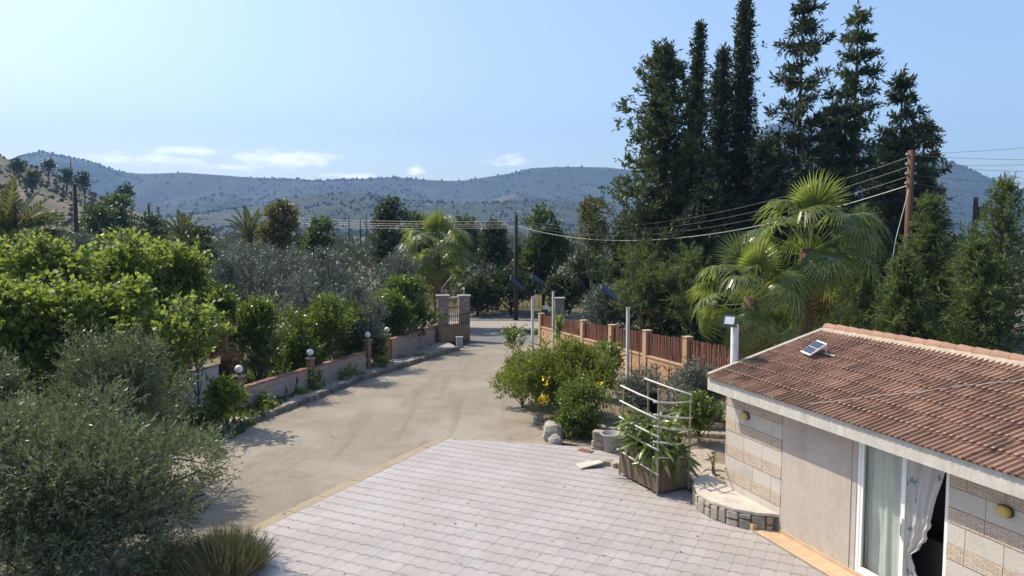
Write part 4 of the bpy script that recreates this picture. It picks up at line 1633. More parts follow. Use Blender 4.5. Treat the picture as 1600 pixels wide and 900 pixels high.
# open swing leaf in front of the pillars
lf = empty('swing_gate', (mid[0] + .05, mid[1] - .62, gz(mid[1] - .6)), ga - R(3), 'tall open driveway gate leaf with thin bars and tan lower sheet', 'gate')
LW = 2.0
MB().span((-LW / 2, -.012, .12), (LW / 2 + .25, .012, 1.15)).build('sheet_panel', 'tanpanel', lf)
for i in range(15):
    x = -LW / 2 + .02 + i * (LW + .2) / 14
    MB().tube([(x, -.03, .1), (x, -.03, 1.95 - .12 * math.sin(i / 14 * 3.14))], .011, 5).build('bar', 'gatemetal', lf)
MB().span((-LW / 2, -.045, .1), (LW / 2 + .25, -.015, .15)).span((-LW / 2, -.045, 1.14), (LW / 2 + .25, -.015, 1.19)).span((-LW / 2, -.045, 1.72), (LW / 2 + .25, -.015, 1.76)).build('rail', 'gatemetal', lf)
bx = ground_at(718, 543)
o = empty('meter_box', (bx[0], bx[1], gz(bx[1])), R(10), 'small grey metal box at the foot of the gate pillars', 'box')
MB().box((0, 0, .3), (.36, .24, .6)).build('cabinet', 'greybox', o)
MB().box((0, -.125, .32), (.3, .012, .48)).build('cabinet_door', 'greybox', o)
MB().box((0, 0, .615), (.42, .3, .03)).build('lid', 'greybox', o)
nb = at(687, 510, 44.6)
o = empty('wall_niche', (Wp[5][0] - .75, Wp[5][1] - 1.75, gz(44.4)), R(62), 'dark little metal hatch in the far garden wall', 'hatch')
MB().span((-.16, -.03, .25), (.16, .02, .95)).build('hatch_frame', 'gatemetal', o)
MB().span((-.13, -.045, .28), (.13, -.03, .92)).build('hatch_door', 'black', o)
# goose-neck lamp and mast on the gate pillars
gn = empty('gooseneck_lamp', (p1[0], 45.6, gz(45.6) + hA + .08), 0, 'bent lamp arm rising from the left gate pillar', 'lamp')
MB().tube([(-.05, 0, 0), (-.02, 0, .45), (.25, 0, .78), (.62, -.05, 1.2)], .022, 6).build('arm', 'polewhite', gn)
MB().box((.42, -.03, .98), (.36, .1, .07), ry=-R(48)).build('lamp_head', 'whitepost', gn)
gn2 = empty('lamp_finial', (p2[0], 46.8, gz(46.8) + hB + .08), 0, 'small pale lamp standing on the right gate pillar', 'lamp')
MB().tube([(0, 0, 0), (0, 0, .32)], .025, 6).build('stem', 'polewhite', gn2)
sphere((0, 0, .4), .075, 10, 7).build('bulb', 'whitepost', gn2, True)
# letter boxes on a stand by the road
lb = at(852, 480, 52.0)
o = empty('letterbox_stand', (lb[0], 52.0, gz(52)), 0, 'dark stand with stacked pale letter boxes beside the road', 'letterbox')
MB().box((0, 0, .9), (.32, .25, 1.9)).build('stand', 'gatemetal', o)
for z in (1.72, 1.05):
    MB().box((0, -.15, z), (.36, .1, .24 if z > 1.5 else .12)).build('letter_box', 'whitepost', o)

# ================================================================== right fence: block wall, posts, pickets
FD = np.array([-.339, .941])
F0 = np.array([7.04, 30.0])
POSTS = [-9.6, -6.4, -3.2, 0, 3.2, 6.5, 9.7, 13.0, 15.6]
ptop = lambda s: 1.73 - .0435 * s
cap_z = lambda s: .60 - .017 * s if s >= 0 else .60 - .03 * s
fence = empty('picket_fence', (F0[0], F0[1], gz(30)), 0, 'orange block fence with dark red wooden pickets between posts', 'fence')
fo = np.array([F0[0], F0[1], gz(30)])
fang = math.atan2(FD[1], FD[0])
nrmF = np.array([-FD[1], FD[0]])
PK = [MB().add([(-.032, -.012, 0), (.032, -.012, 0), (.032, .012, 0), (-.032, .012, 0), (-.032, -.012, .96), (.032, -.012, .96), (.032, .012, .96), (-.032, .012, .96), (0, -.012, 1.0), (0, .012, 1.0)],
               [(3, 2, 1, 0), (0, 1, 5, 8, 4), (2, 3, 7, 9, 6), (1, 2, 6, 5), (3, 0, 4, 7), (4, 8, 9, 7), (8, 5, 6, 9)]).mesh('picket', 'picket')]
OB = MB().box((0, 0, 0), (.426, .19, .192)).mesh('block', 'orangeblock')
rnd = random.Random(51)
for k, s in enumerate(POSTS):
    p = F0 + FD * s
    zb, zt = gz(p[1]) - .3, ptop(s)
    c = p - np.array(fo[:2])
    MB().box((c[0], c[1], (zb + zt) / 2 - fo[2]), (.3, .3, zt - zb), rz=fang).box((c[0], c[1], zt + .015 - fo[2]), (.35, .35, .05), rz=fang).build('post', 'orangepost', fence)
    if k == len(POSTS) - 1:
        break
    s2 = POSTS[k + 1]
    a, b = F0 + FD * (s + .15), F0 + FD * (s2 - .15)
    ca, cb_ = cap_z(s), cap_z(s2)
    L_ = s2 - s - .3
    # core, blocks, cap
    m2 = nrmF * .088
    vs = []
    for (p_, z0, z1) in ((a, gz(a[1]) - .3, ca - .08), (b, gz(b[1]) - .3, cb_ - .08)):
        for q in (-1, 1):
            for z in (z0, z1):
                vs.append((*(p_ + m2 * q - fo[:2]), z - fo[2]))
    MB().add(vs, [(0, 1, 3, 2), (4, 6, 7, 5), (0, 4, 5, 1), (2, 3, 7, 6), (1, 5, 7, 3), (0, 2, 6, 4)]).build('wall_core', 'mortar', fence)
    pitch = -math.atan2(cb_ - ca, L_)
    for r_ in range(6):
        t = .0 if r_ % 2 else .222
        while t < L_ + .05:
            c_ = min(max(t, .22), L_ - .22)
            p_ = a + (b - a) * (c_ / L_)
            z = ca + (cb_ - ca) * c_ / L_ - .08 - .104 - r_ * .208
            if z > gz(p_[1]) - .12:
                link('block', OB, fence, (p_[0] - fo[0], p_[1] - fo[1], z - fo[2]), (0, pitch, fang))
            t += .444
    cm = (a + b) / 2
    MB().box((cm[0] - fo[0], cm[1] - fo[1], (ca + cb_) / 2 - .045 - fo[2]), (L_, .26, .07), rz=fang, ry=pitch).build('cap_stone', 'orangepost', fence)
    npk = 27
    for i in range(npk):
        t = (i + .5) / npk
        p_ = a + (b - a) * t
        z0 = ca + (cb_ - ca) * t + .03
        z1 = ptop(s) + (ptop(s2) - ptop(s)) * t - .07 + rnd.uniform(-.02, .02)
        link('picket', PK[0], fence, (p_[0] - fo[0] + rnd.uniform(-.008, .008), p_[1] - fo[1], z0 - fo[2]), (rnd.uniform(-.03, .03), rnd.uniform(-.03, .03), fang + rnd.uniform(-.2, .2)), (1.08, 1.4, z1 - z0))
    for zz in (.25, .8):
        z = (ca + cb_) / 2 + zz * (ptop(s) - ca) - fo[2]
        MB().box((cm[0] - fo[0] + nrmF[0] * -.035, cm[1] - fo[1] + nrmF[1] * -.035, z), (L_, .03, .06), rz=fang, ry=pitch).build('rail', 'picket', fence)


# ================================================================== solar street lamps
def solar_lamp(name, bpx, top_y, pan, label, d=None, bz=None, w=.115, plen=.78):
    """square pole; panel lamp reaching up and left from its head"""
    g = ground_at(*bpx)
    d = d or g[1]
    X = at(bpx[0], bpx[1], d)[0]
    g0 = gz(d)
    zt = at(bpx[0], top_y, d)[2] - g0
    root = empty(name, (X, d, g0), 0, label, 'solar lamp', 'solar lamps on pale poles')
    MB().box((0, 0, zt / 2 - .1), (w, w, zt + .2), rz=.3).build('pole', 'polewhite', root)
    MB().box((0, 0, zt + .012), (w + .03, w + .03, .024), rz=.3).build('pole_cap', 'polewhite', root)
    q0 = Vector((0, -.03, zt + .02))
    a, b = at(pan[0], pan[1], d - .15), at(pan[2], pan[3], d + .1)
    A_ = Vector((b[0] - X, b[1] - d, b[2] - g0))
    B_ = Vector((a[0] - X, a[1] - d, a[2] - g0))
    MB().tube([q0, (q0 + A_) / 2 + Vector((.03, 0, .0)), A_], .022, 6).build('arm', 'black', root)
    ex = (B_ - A_)
    ln = ex.length
    ex.normalize()
    up = Vector((.45, -.62, .64))
    ey = up.cross(ex).normalized()
    ez = ex.cross(ey)
    wd = .3

    def slab(x0, x1, y0, y1, z0, z1, nm, m):
        vs = [tuple(A_ + ex * x + ey * y + ez * z) for z in (z0, z1) for x, y in ((x0, y0), (x1, y0), (x1, y1), (x0, y1))]
        return MB().add(vs, [(3, 2, 1, 0), (4, 5, 6, 7), (0, 1, 5, 4), (1, 2, 6, 5), (2, 3, 7, 6), (3, 0, 4, 7)]).build(nm, m, root)
    slab(-.02, ln + .02, -wd / 2, wd / 2, -.03, .02, 'panel_body', 'black')
    for i in range(6):
        for j in range(2):
            slab(.02 + i * (ln - .04) / 6 + .008, .02 + (i + 1) * (ln - .04) / 6 - .004, -wd / 2 + .02 + j * .13, -wd / 2 + .145 + j * .13, .021, .026, 'cell', 'cell')
    return root


solar_lamp('solar_lamp', (980, 602), 481, (940, 448, 963, 467), 'solar lamp on grey-white pole in front of the picket fence')
solar_lamp('solar_lamp', (832, 562), 464, (798, 434, 817, 450), 'solar lamp on pale pole at the edge of the driveway')
solar_lamp('solar_lamp', (864, 570), 456, (831, 431, 849, 443), 'solar lamp on thin pale pole beside the fence end', w=.095)
solar_lamp('solar_lamp', (120, 560), 496, (137, 468, 124, 494), 'solar lamp on weathered pole standing among bright green leaves at left', d=24.5)

# ================================================================== utility poles and wires
def utility_pole(px, top_y, d, r, label, m='utilitydark', ins=(), base=None, zextra=0):
    g0 = gz(d) if base is None else base
    t = at(px, top_y, d)
    root = empty('utility_pole', (t[0], d, g0), 0, label, 'utility pole', 'wooden utility poles')
    h = t[2] - g0
    MB().tube([(0, 0, -.3), (0, 0, h * .5), (0, 0, h)], [r * 1.15, r, r * .86], 12).build('post', m, root, True)
    for y in ins:
        z = at(px, y, d)[2] - g0
        MB().tube([(-.22, -.02, z), (.22, -.02, z)], .018, 6).build('bracket', 'gatemetal', root)
        for sx in (-.2, .2):
            MB().lathe([(.03, 0), (.05, .03), (.035, .05), (.05, .07), (.02, .11)], 8, (sx, -.02, z)).build('insulator', 'ceramic', root, True)
    return root


utility_pole(1424, 235, 33, .155, 'tall brown utility pole with insulators right of the fan palms', 'utility', (243, 258, 273, 288))
utility_pole(806, 336, 60, .17, 'slim dark utility pole in the middle beyond the road', ins=(346,))
utility_pole(1525, 308, 46, .15, 'dark short utility pole top behind the conifers at far right', ins=(322,))
o = MB().box((at(1534, 340, 46)[0], 46.1, at(1534, 334, 46)[2]), (.4, .4, .8)).build('pole_transformer', 'utilitydark')
tag(o, 'dark transformer box hanging beside the far right pole', 'transformer')
utility_pole(116, 288, 62, .19, 'thick dark utility pole at left in front of the hillside')
utility_pole(232, 320, 95, .17, 'distant thin pole at left where the wires end', ins=(324, 329, 334))
utility_pole(205, 335, 100, .14, 'very thin distant pole left of the wire pole')
utility_pole(22, 318, 46, .12, 'thin dark pole behind the palm at the left edge')
for px, ty, d, lbl in ((545, 338, 260, 'left'), (563, 342, 260, 'middle'), (572, 336, 280, 'right')):
    utility_pole(px, ty, d, .3, f'tiny far vineyard pole, {lbl} of the three near the foot of the hills')


def wire(a, b, sag, r, label, m='wire', grp='overhead wires'):
    a, b = np.array(a), np.array(b)
    pts = []
    for t in np.linspace(0, 1, 26):
        p = a + (b - a) * t
        p[2] -= sag * 4 * t * (1 - t)
        pts.append(p)
    o = MB().tube(pts, r, 5).build('power_wire', m)
    return tag(o, label, 'wire', grp)


for i, (ya, yb, sg) in enumerate(((246, 343, 1.55), (261, 346, 1.6), (276, 349, 1.65), (290, 352, 1.75))):
    wire(at(1424 - 6, ya, 33), at(806, yb, 60), sg, .007 if i < 3 else .014, ('highest', 'second highest', 'third highest', 'lowest and thickest')[i] + ' wire sagging between the brown pole and middle pole', 'wire' if i < 3 else 'wirelight')
for i, (ya, xb, yb) in enumerate(((240, 1760, 213), (243, 1800, 247), (257, 1780, 248), (259, 1800, 268), (274, 1780, 292), (287, 1790, 330))):
    wire(at(1430, ya, 33), at(xb, yb, 27), .12, .008, ('topmost', 'second', 'third', 'fourth', 'fifth', 'lowest')[i] + ' of the wires running right from the brown pole', grp='wires leaving the frame')
for i, (ya, yb) in enumerate(((324, 346), (328, 350), (332, 353), (337, 356))):
    wire(at(232, ya, 95), at(806, yb, 60), .55, .009, ('topmost', 'second', 'third', 'lowest')[i] + ' of the pale wires between distant left pole and middle pole', 'wire', 'wires to the left pole')
o = MB().tube([at(1421, 292, 33), at(1400, 372, 31.5), at(1392, 420, 31)], .012, 5).build('stay_cable', 'wirelight')
tag(o, 'slanting pale stay cable below the brown pole', 'cable')


# ================================================================== palms
def fan_frond_mesh(seed, petiole, blade, droop, nseg=38, spread=2.0, m='L_palm', tilt=.4):
    """pleated fan leaf on a stalk, tips hanging"""
    rng = np.random.default_rng(seed)
    V, T = [], []
    # stalk (three crossed strips)
    for k in range(2):
        w = .022
        sdir = np.array([0, w, 0]) if k == 0 else np.array([0, 0, w])
        a, b = np.zeros(3), np.array([petiole, 0, .0])
        V.append([a - sdir, a + sdir, b + sdir * .6, b - sdir * .6])
        T.append(.9)
    c = np.array([petiole, 0, 0])
    for i in range(nseg):
        th = (i / (nseg - 1) - .5) * 2 * spread
        ln = blade * (1 - .24 * abs(th / spread) ** 2) * rng.uniform(.93, 1.05)
        d = np.array([math.cos(th), math.sin(th), 0])
        sd = np.array([-math.sin(th), math.cos(th), 0])
        pl = (.03 if i % 2 else -.03) + rng.uniform(-.03, .03)
        prev_c, prev_w = c + d * .03, .012
        for q, (t, w) in enumerate(((.30, .026), (.52, .032), (.78, .015), (1.0, .002))):
            sag = droop * ln * (max(0, t - .3) ** 1.7) * (1.0 + .6 * abs(th / spread)) * rng.uniform(.7, 1.5)
            cc = c + d * ln * (t - .12 * droop * max(0, t - .5)) + np.array([0, 0, pl * min(t * 2, 1) * (1 - t * .6) + .16 * t * (1 - t) * ln - sag])
            ww = w * blade
            V.append([prev_c - sd * prev_w, prev_c + sd * prev_w, cc + sd * ww, cc - sd * ww])
            T.append(rng.uniform(.25, .8))
            prev_c, prev_w = cc, ww
    V = np.array(V)
    ct, st = math.cos(tilt), math.sin(tilt)
    B = V[2:] - c
    V[2:] = c + np.stack([B[..., 0] * ct + B[..., 2] * st, B[..., 1], -B[..., 0] * st + B[..., 2] * ct], -1)
    return quads_mesh('frond', np.array(V).reshape(-1, 3), len(V), np.array(T), m)


FR_UP = [fan_frond_mesh(1 + i, 1.0, .9, .15, spread=1.7, tilt=.05) for i in range(2)]
FR_MID = [fan_frond_mesh(5 + i, 1.2, .92, (.5, .8, 1.1)[i], tilt=(.45, .8, .6)[i]) for i in range(3)]
FR_LOW = [fan_frond_mesh(9 + i, 1.2, .85, .8, tilt=(.8, 1.2)[i]) for i in range(2)]
FR_DRY = [fan_frond_mesh(13, .7, .85, 1.2, 26, m='L_palmdry', tilt=.5)]


def fan_palm(px, y, d, scale, n, label, r=.2, dry=6, seed=0, up=4):
    rng = random.Random(seed)
    c = at(px, y, d)
    g0 = gz(d)
    root = empty('fan_palm', (c[0], d, g0), 0, label, 'fan palm', 'fan palms')
    h = c[2] - g0
    zs = [-.1] + [h * k / 8 for k in range(1, 9)]
    MB().tube([(0.03 * math.sin(z * 2), 0, z) for z in zs], [r * (1.25 if i == 0 else 1 + .12 * (i % 2)) for i, z in enumerate(zs)], 12).build('trunk', 'palmbark', root, True)
    for i in range(n + dry):
        a = i * 2.39996 + rng.uniform(-.25, .25)
        q = i / n
        if i < up:
            el_, me = R(84) - q * 2.2 + rng.uniform(-.1, .1), FR_UP[i % 2]
        elif i < n * .72:
            el_, me = R(52) - (q - .17) * 2.1 + rng.uniform(-.2, .2), FR_MID[i % 3]
        elif i < n:
            el_, me = R(-12) - (q - .72) * 1.6 + rng.uniform(-.15, .1), FR_LOW[i % 2]
        else:
            el_, me = R(-62) + rng.uniform(-.25, .2), FR_DRY[0]
        s = scale * rng.uniform(.88, 1.1)
        f = link('frond', me, root, (math.cos(a) * .08, math.sin(a) * .08, h - (.0 if i < n else .35) - .45 * max(0, q - .2)), (rng.uniform(-.6, .6), -el_, a), (s, s, s))
        if i >= n:
            f['label'] = 'dry brown hanging frond'
    return root


fan_palm(1263, 388, 24.0, 1.26, 27, 'large fan palm with shaggy crown behind the annex roof', .22, 5, 3)
fan_palm(1172, 464, 22.5, 1.05, 21, 'smaller fan palm in front, beside the floodlight post', .2, 3, 8)
fan_palm(682, 394, 55.0, 1.65, 27, 'distant fan palm with drooping fronds above the gate pillars', .25, 7, 5)


def feather_mesh(seed, ln, curve, m='L_datepalm', n=44):
    rng = np.random.default_rng(seed)
    V, T = [], []
    pts = []
    for i in range(n + 1):
        t = i / n
        pts.append(np.array([ln * (t - curve * .22 * t * t), 0, ln * (-curve * .55 * t ** 2.2)]))
    for i in range(n):
        a, b = pts[i], pts[i + 1]
        w = .05 * (1 - i / n) + .008
        V.append([a + [0, -w, 0], a + [0, w, 0], b + [0, w, 0], b + [0, -w, 0]])
        T.append(.9)
        if i < 4:
            continue
        t = i / n
        L_ = ln * .17 * math.sin(math.pi * min(1, t * .9 + .1)) ** .6
        for s in (-1, 1):
            d = norm(np.array([.75, s * .75, .35]) + rng.normal(size=3) * .12)
            sd = norm(np.cross(d, [0, 0, 1.0])) * .045
            m_ = a + d * L_ * .5
            V.append([a, m_ + sd, a + d * L_ + [0, 0, -.06 * ln * .3], m_ - sd])
            T.append(rng.uniform(.1, .8))
    return quads_mesh('frond', np.array(V).reshape(-1, 3), len(V), np.array(T), m)


FE = [feather_mesh(3 + i, 3.2, c) for i, c in enumerate((.25, .6, .9))]


def date_palm(px, y, d, scale, n, label, seed=0, ang=(80, -5)):
    rng = random.Random(seed)
    c = at(px, y, d)
    g0 = gz(d)
    root = empty('date_palm', (c[0], d, g0), 0, label, 'date palm', 'date palms')
    h = c[2] - g0
    MB().tube([(0, 0, -.1), (0.05, 0, h * .5), (0, 0, h)], [.34, .28, .3], 10).build('trunk', 'palmbark', root, True)
    for i in range(n):
        a = i * 2.39996 + rng.uniform(-.2, .2)
        q = i / n
        e = R(ang[0] + (ang[1] - ang[0]) * q) + rng.uniform(-.12, .12)
        s = scale * rng.uniform(.85, 1.1)
        link('frond', FE[min(2, int(q * 3))], root, (0, 0, h - .1), (rng.uniform(-.2, .2), -e, a), (s, s, s))
    return root


date_palm(10, 372, 46, 1.25, 26, 'big date palm crown at the left edge of the picture', 1)
date_palm(285, 378, 68, 1.0, 22, 'date palm with steep fronds left of the brownish tree', 2, (85, 20))
date_palm(390, 372, 76, 1.1, 24, 'date palm with yellowish fronds above the grey olives', 4, (82, 5))

# ================================================================== trees and shrubs on the left
rng_e = np.random.default_rng(77)
veg('olive_tree', 'large silvery olive tree filling the near left corner', 'olive tree', 'olive', 90, 645, 985, 440, 13.3, 106000, 'olive trees', .16, 38, size=(.18, .34), fill=.86, extra=[(1.9, .2, 1.7, 1.0, .8, .5), (1.7, -.5, .9, .9, .9, .7), (1.0, -1.2, .6, 1.0, .8, .6), (-.2, -1.3, .8, 1.2, .8, .8), (-1.6, -1.0, .9, 1.1, .9, .8), (.3, -.8, 1.7, 1.1, .8, .7), (1.5, -1.0, .45, .9, .7, .5), (.2, -1.9, .5, 1.2, .6, .5), (-1.4, -1.9, .5, 1.2, .6, .5)])
veg('olive_tree', 'silvery olive tree behind the near one, beside the white wall', 'olive tree', 'olive', 172, 548, 860, 232, 17.0, 68000, 'olive trees', .15, 22, ls=1.12, size=(.22, .38), extra=[(.55, 0, 2.75, .5, .5, .5)])
veg('olive_tree', 'olive tree cut off by the left edge, with globe lamp', 'olive tree', 'olive', -25, 585, 900, 190, 15.8, 36000, 'olive trees', .13, 8, ls=1.1)
SB = ground_at(345, 905)
tuft('spiky_bush', 'spiky straw-green bush at the corner of the tiled patio', 'bush', (SB[0] - .05, SB[1] + .25, 0), 2700, .95, 1.05, 'L_spike', .015, seed=5, lean=.75)
tuft('spiky_bush', 'low spiky greener bush under the near olive tree', 'bush', (SB[0] - 1.0, SB[1] + .1, 0), 2200, .7, .9, 'L_spike', .013, seed=6, lean=.8)

for px, yt, yb, w, d, n, lob, lbl in (
        (60, 362, 560, 190, 27, 12000, 11, 'bright green mulberry tree at left, its top against the far hillside'),
        (215, 362, 560, 190, 29, 14000, 12, 'tallest bright green mulberry tree left of the grey olives'),
        (285, 388, 540, 90, 30.5, 5200, 6, 'narrow bright green tree on the right flank of the mulberries'),
        (10, 430, 640, 150, 22, 9000, 9, 'sunlit bright green vine at the left edge'),
        (110, 440, 620, 130, 23, 8500, 9, 'bright green vine around the weathered lamp pole'),
        (205, 430, 600, 130, 24, 8500, 9, 'bright green vine between lamp pole and shed'),
        (335, 440, 600, 60, 29.5, 3000, 5, 'narrow green tree between mulberries and the citrus bush')):
    veg('mulberry_tree', lbl, 'tree', 'vine', px, yt + 20, yb + 50, w * 1.12, d, int(n * 1.35), 'bright green trees on the left', .10, int(lob * 1.7), size=(.2, .36), fill=.85)
veg('fig_sapling', 'loose thin-leaved young tree leaning out over the white lean-to', 'tree', 'vine', 300, 480, 560, 95, 23.4, 1500, None, .04, 12, ls=.95, size=(.14, .26), fill=.95)
veg('dry_shrub', 'brown leafless shrub behind the white lean-to and near globe', 'shrub', 'dry', 345, 505, 640, 80, 27.3, 5000, None, .05, 6)
veg('light_bush', 'lime green bush in front of the white lean-to wall', 'bush', 'vine', 346, 602, 690, 50, 23.3, 2800, None, .04, 7, ls=.72, size=(.35, .5))
veg('light_bush', 'dark green bush at the foot of the white lean-to', 'bush', 'citrus', 305, 655, 730, 80, 22.2, 6000, None, .04, 7)

for px, yt, yb, w, d, n, lob, lbl in (
        (398, 385, 520, 150, 38, 16000, 12, 'broad blue-grey olive tree right of the mulberries'),
        (515, 392, 510, 150, 43, 16000, 12, 'broad grey olive tree above the citrus hedge'),
        (478, 435, 560, 95, 34.5, 9000, 8, 'grey-green olive tree standing in the citrus hedge'),
        (560, 447, 560, 80, 36, 7500, 7, 'small grey olive tree left of the ivy mass'),
        (345, 405, 520, 70, 36, 6000, 6, 'dark grey olive tree touching the mulberries'),
        (612, 402, 480, 90, 50, 8000, 7, 'olive tree below the dark bushy tree'),
        (120, 372, 430, 110, 52, 8000, 8, 'grey olive tree half hidden behind the mulberry tops'),
        (25, 385, 440, 100, 56, 6000, 7, 'grey olive tree under the left date palm'),
        (945, 452, 520, 75, 49, 8000, 8, 'pale olive tree behind the picket fence'),
        (760, 420, 480, 60, 66, 4000, 6, 'olive tree beyond the road behind the gate')):
    veg('olive_tree', lbl, 'olive tree', 'olivefar', px, yt, yb + 35, w * 1.15, d, int(n * 1.5), 'olive trees', .15, int(lob * 1.4), ls=max(1.1, d / 34), size=(.3, .45), fill=.7)
for px, yt, yb, w, d, n, lob, lbl in (
        (402, 470, 610, 85, 27.9, 9000, 8, 'citrus bush nearest the large globe lamp'),
        (455, 486, 600, 80, 29.6, 8500, 8, 'citrus bush behind the middle of the wall'),
        (508, 464, 590, 95, 31.8, 10000, 9, 'taller citrus bush beside the middle globe lamp'),
        (546, 476, 580, 48, 34.2, 6000, 6, 'citrus bush left of the wall gap'),
        (640, 432, 560, 85, 41.5, 11000, 9, 'leafy dark green tree leaning over the far wall'),
        (606, 462, 580, 78, 39.4, 11000, 9, 'dark ivy mass hanging over the wall at the gap'),
        (589, 528, 590, 22, 36.0, 2500, 4, 'small leafy shrub in the wall gap')):
    veg('citrus_bush', lbl, 'bush', 'citrus', px, yt + 8, yb + 22, w * 1.15, d + .9, int(n * 1.1), 'dark green bushes behind the wall', .06, lob, ls=max(1, d / 30), depth=.62, size=(.3, .46), fill=.72)

# mid-distance trees beyond the road
for nm, kind, px, yt, yb, w, d, n, lob, lbl in (
        ('dark_tree', 'dark', 603, 320, 430, 56, 80, 6500, 9, 'dark dense upright tree in the middle distance left of centre'),
        ('leafy_tree', 'broadbrown', 440, 323, 400, 66, 72, 5000, 8, 'brownish upright tree right of the yellowish date palm'),
        ('dark_tree', 'broad', 497, 348, 410, 46, 66, 3500, 7, 'small dark tree right of the brownish tree'),
        ('leafy_tree', 'broad', 655, 340, 420, 52, 88, 4000, 7, 'mid green tree right of the dark dense tree'),
        ('leafy_tree', 'broad', 722, 343, 430, 44, 88, 3500, 7, 'pointed green tree behind the distant fan palm'),
        ('leafy_tree', 'dark', 776, 353, 490, 58, 68, 6500, 9, 'round dark tree left of the middle utility pole'),
        ('leafy_tree', 'broad', 850, 333, 490, 68, 66, 8000, 10, 'tall green tree right of the middle utility pole'),
        ('leafy_tree', 'broadbrown', 926, 318, 395, 42, 62, 3500, 7, 'slim tree with reddish leaves on a bare dark trunk'),
        ('leafy_tree', 'broad', 925, 400, 500, 70, 64, 4500, 8, 'low tree with rusty leaves below the slim tree'),
        ('dark_tree', 'dark', 800, 430, 505, 80, 64, 5000, 8, 'dark spreading tree shading the road edge'),
        ('dark_tree', 'dark', 745, 440, 505, 50, 63, 3500, 6, 'dark tree right of the gate pillars across the road'),
        ('dark_tree', 'dark', 880, 440, 505, 60, 62, 4000, 7, 'dark tree behind the letter boxes'),
        ('dark_tree', 'dark', 310, 360, 420, 60, 60, 3500, 7, 'dark bush below the steep date palm'),
        ('dark_tree', 'broad', 190, 312, 380, 60, 110, 3500, 7, 'green tree at the foot of the left hillside'),
        ('dark_tree', 'broad', 150, 330, 390, 70, 100, 3500, 7, 'low green tree right of the thick dark pole'),
        ('dark_tree', 'dark', 235, 345, 400, 60, 90, 3000, 7, 'dark low tree at the distant wire pole'),
        ('dark_tree', 'broad', 60, 335, 400, 80, 90, 3500, 7, 'green tree between the left palm and the dark pole')):
    veg(nm, lbl, 'tree', kind, px, yt, yb + (12 if d < 100 else 0), w * 1.12, d, int(n * 1.15), 'trees in the middle distance', .16, lob, ls=d / 62, size=(.3, .46), fill=.7)
# lone pines up on the left hillside
for i, (px, ty, by, d, lbl) in enumerate(((76, 255, 270, 290, 'small dark pine on the crest of the left hillside'), (105, 270, 287, 270, 'dark pine beside the mast on the left hillside'), (131, 277, 292, 260, 'round dark pine right of the mast on the slope'),
                                         (30, 254, 270, 260, 'dark shrub tree high on the left slope'), (50, 272, 290, 240, 'dark rounded tree on the brown left slope'), (197, 296, 312, 230, 'dark pine where the left slope meets the far hills'))):
    hx, hy, hzv = LH(np.array([px * 1.0]), np.array([(d - 130) / 200.0]))
    veg('hillside_pine', lbl, 'pine tree', 'dark', px, ty, by + 8, 15, d, 900, 'pines on the left hillside', .25, 5, ls=3.0, base_z=float(hzv[0]) - .5)
p_ = at(110, 248, 275)
o = empty('radio_mast', (p_[0], 275, p_[2] - 10), 0, 'thin radio mast on the left hillside', 'mast')
MB().tube([(0, 0, 0), (0, 0, 10)], [.3, .1], 6).build('mast', 'gatemetal', o)
MB().box((0, 0, 8), (.9, .1, .1)).build('antenna', 'gatemetal', o)

# ================================================================== conifers on the right
CY = dict(el=(1.05, 1.3), L=.25, W=.085, m='L_cypress', twl=.45, lpt=8)
colp = lambda q: min(1, q * 5 + .45) * min((1 - q) ** .5, .06 + (1 - q) * 2.0)
conifer('pine_tree', 'broad feathery green pine at the left of the conifer group', 'pine tree', 1030, 76, 520, 240, 50, 150, 330, group='tall conifers on the right', tr=.3, el=(.15, .75), prof=lambda q: min(1, .6 + q * 1.2) * min((1 - q) ** .5, .07 + (1 - q) * 1.5), L=.32, W=.10, m='L_conifer', seed=3, twl=.65, lpt=12, sprd=.55)
conifer('cypress_tree', 'thin pointed cypress right of the feathery pine', 'cypress', 1094, 36, 520, 140, 51, 190, 140, group='tall conifers on the right', tr=.2, prof=colp, **CY)
conifer('cypress_tree', 'dark blunt cypress left of the tallest one', 'cypress', 1133, 76, 520, 185, 52, 190, 150, group='tall conifers on the right', tr=.22, prof=colp, **CY)
conifer('cypress_tree', 'tallest narrow dark cypress reaching the top of the picture', 'cypress', 1166, -8, 520, 200, 53, 230, 160, group='tall conifers on the right', tr=.25, prof=colp, **CY)
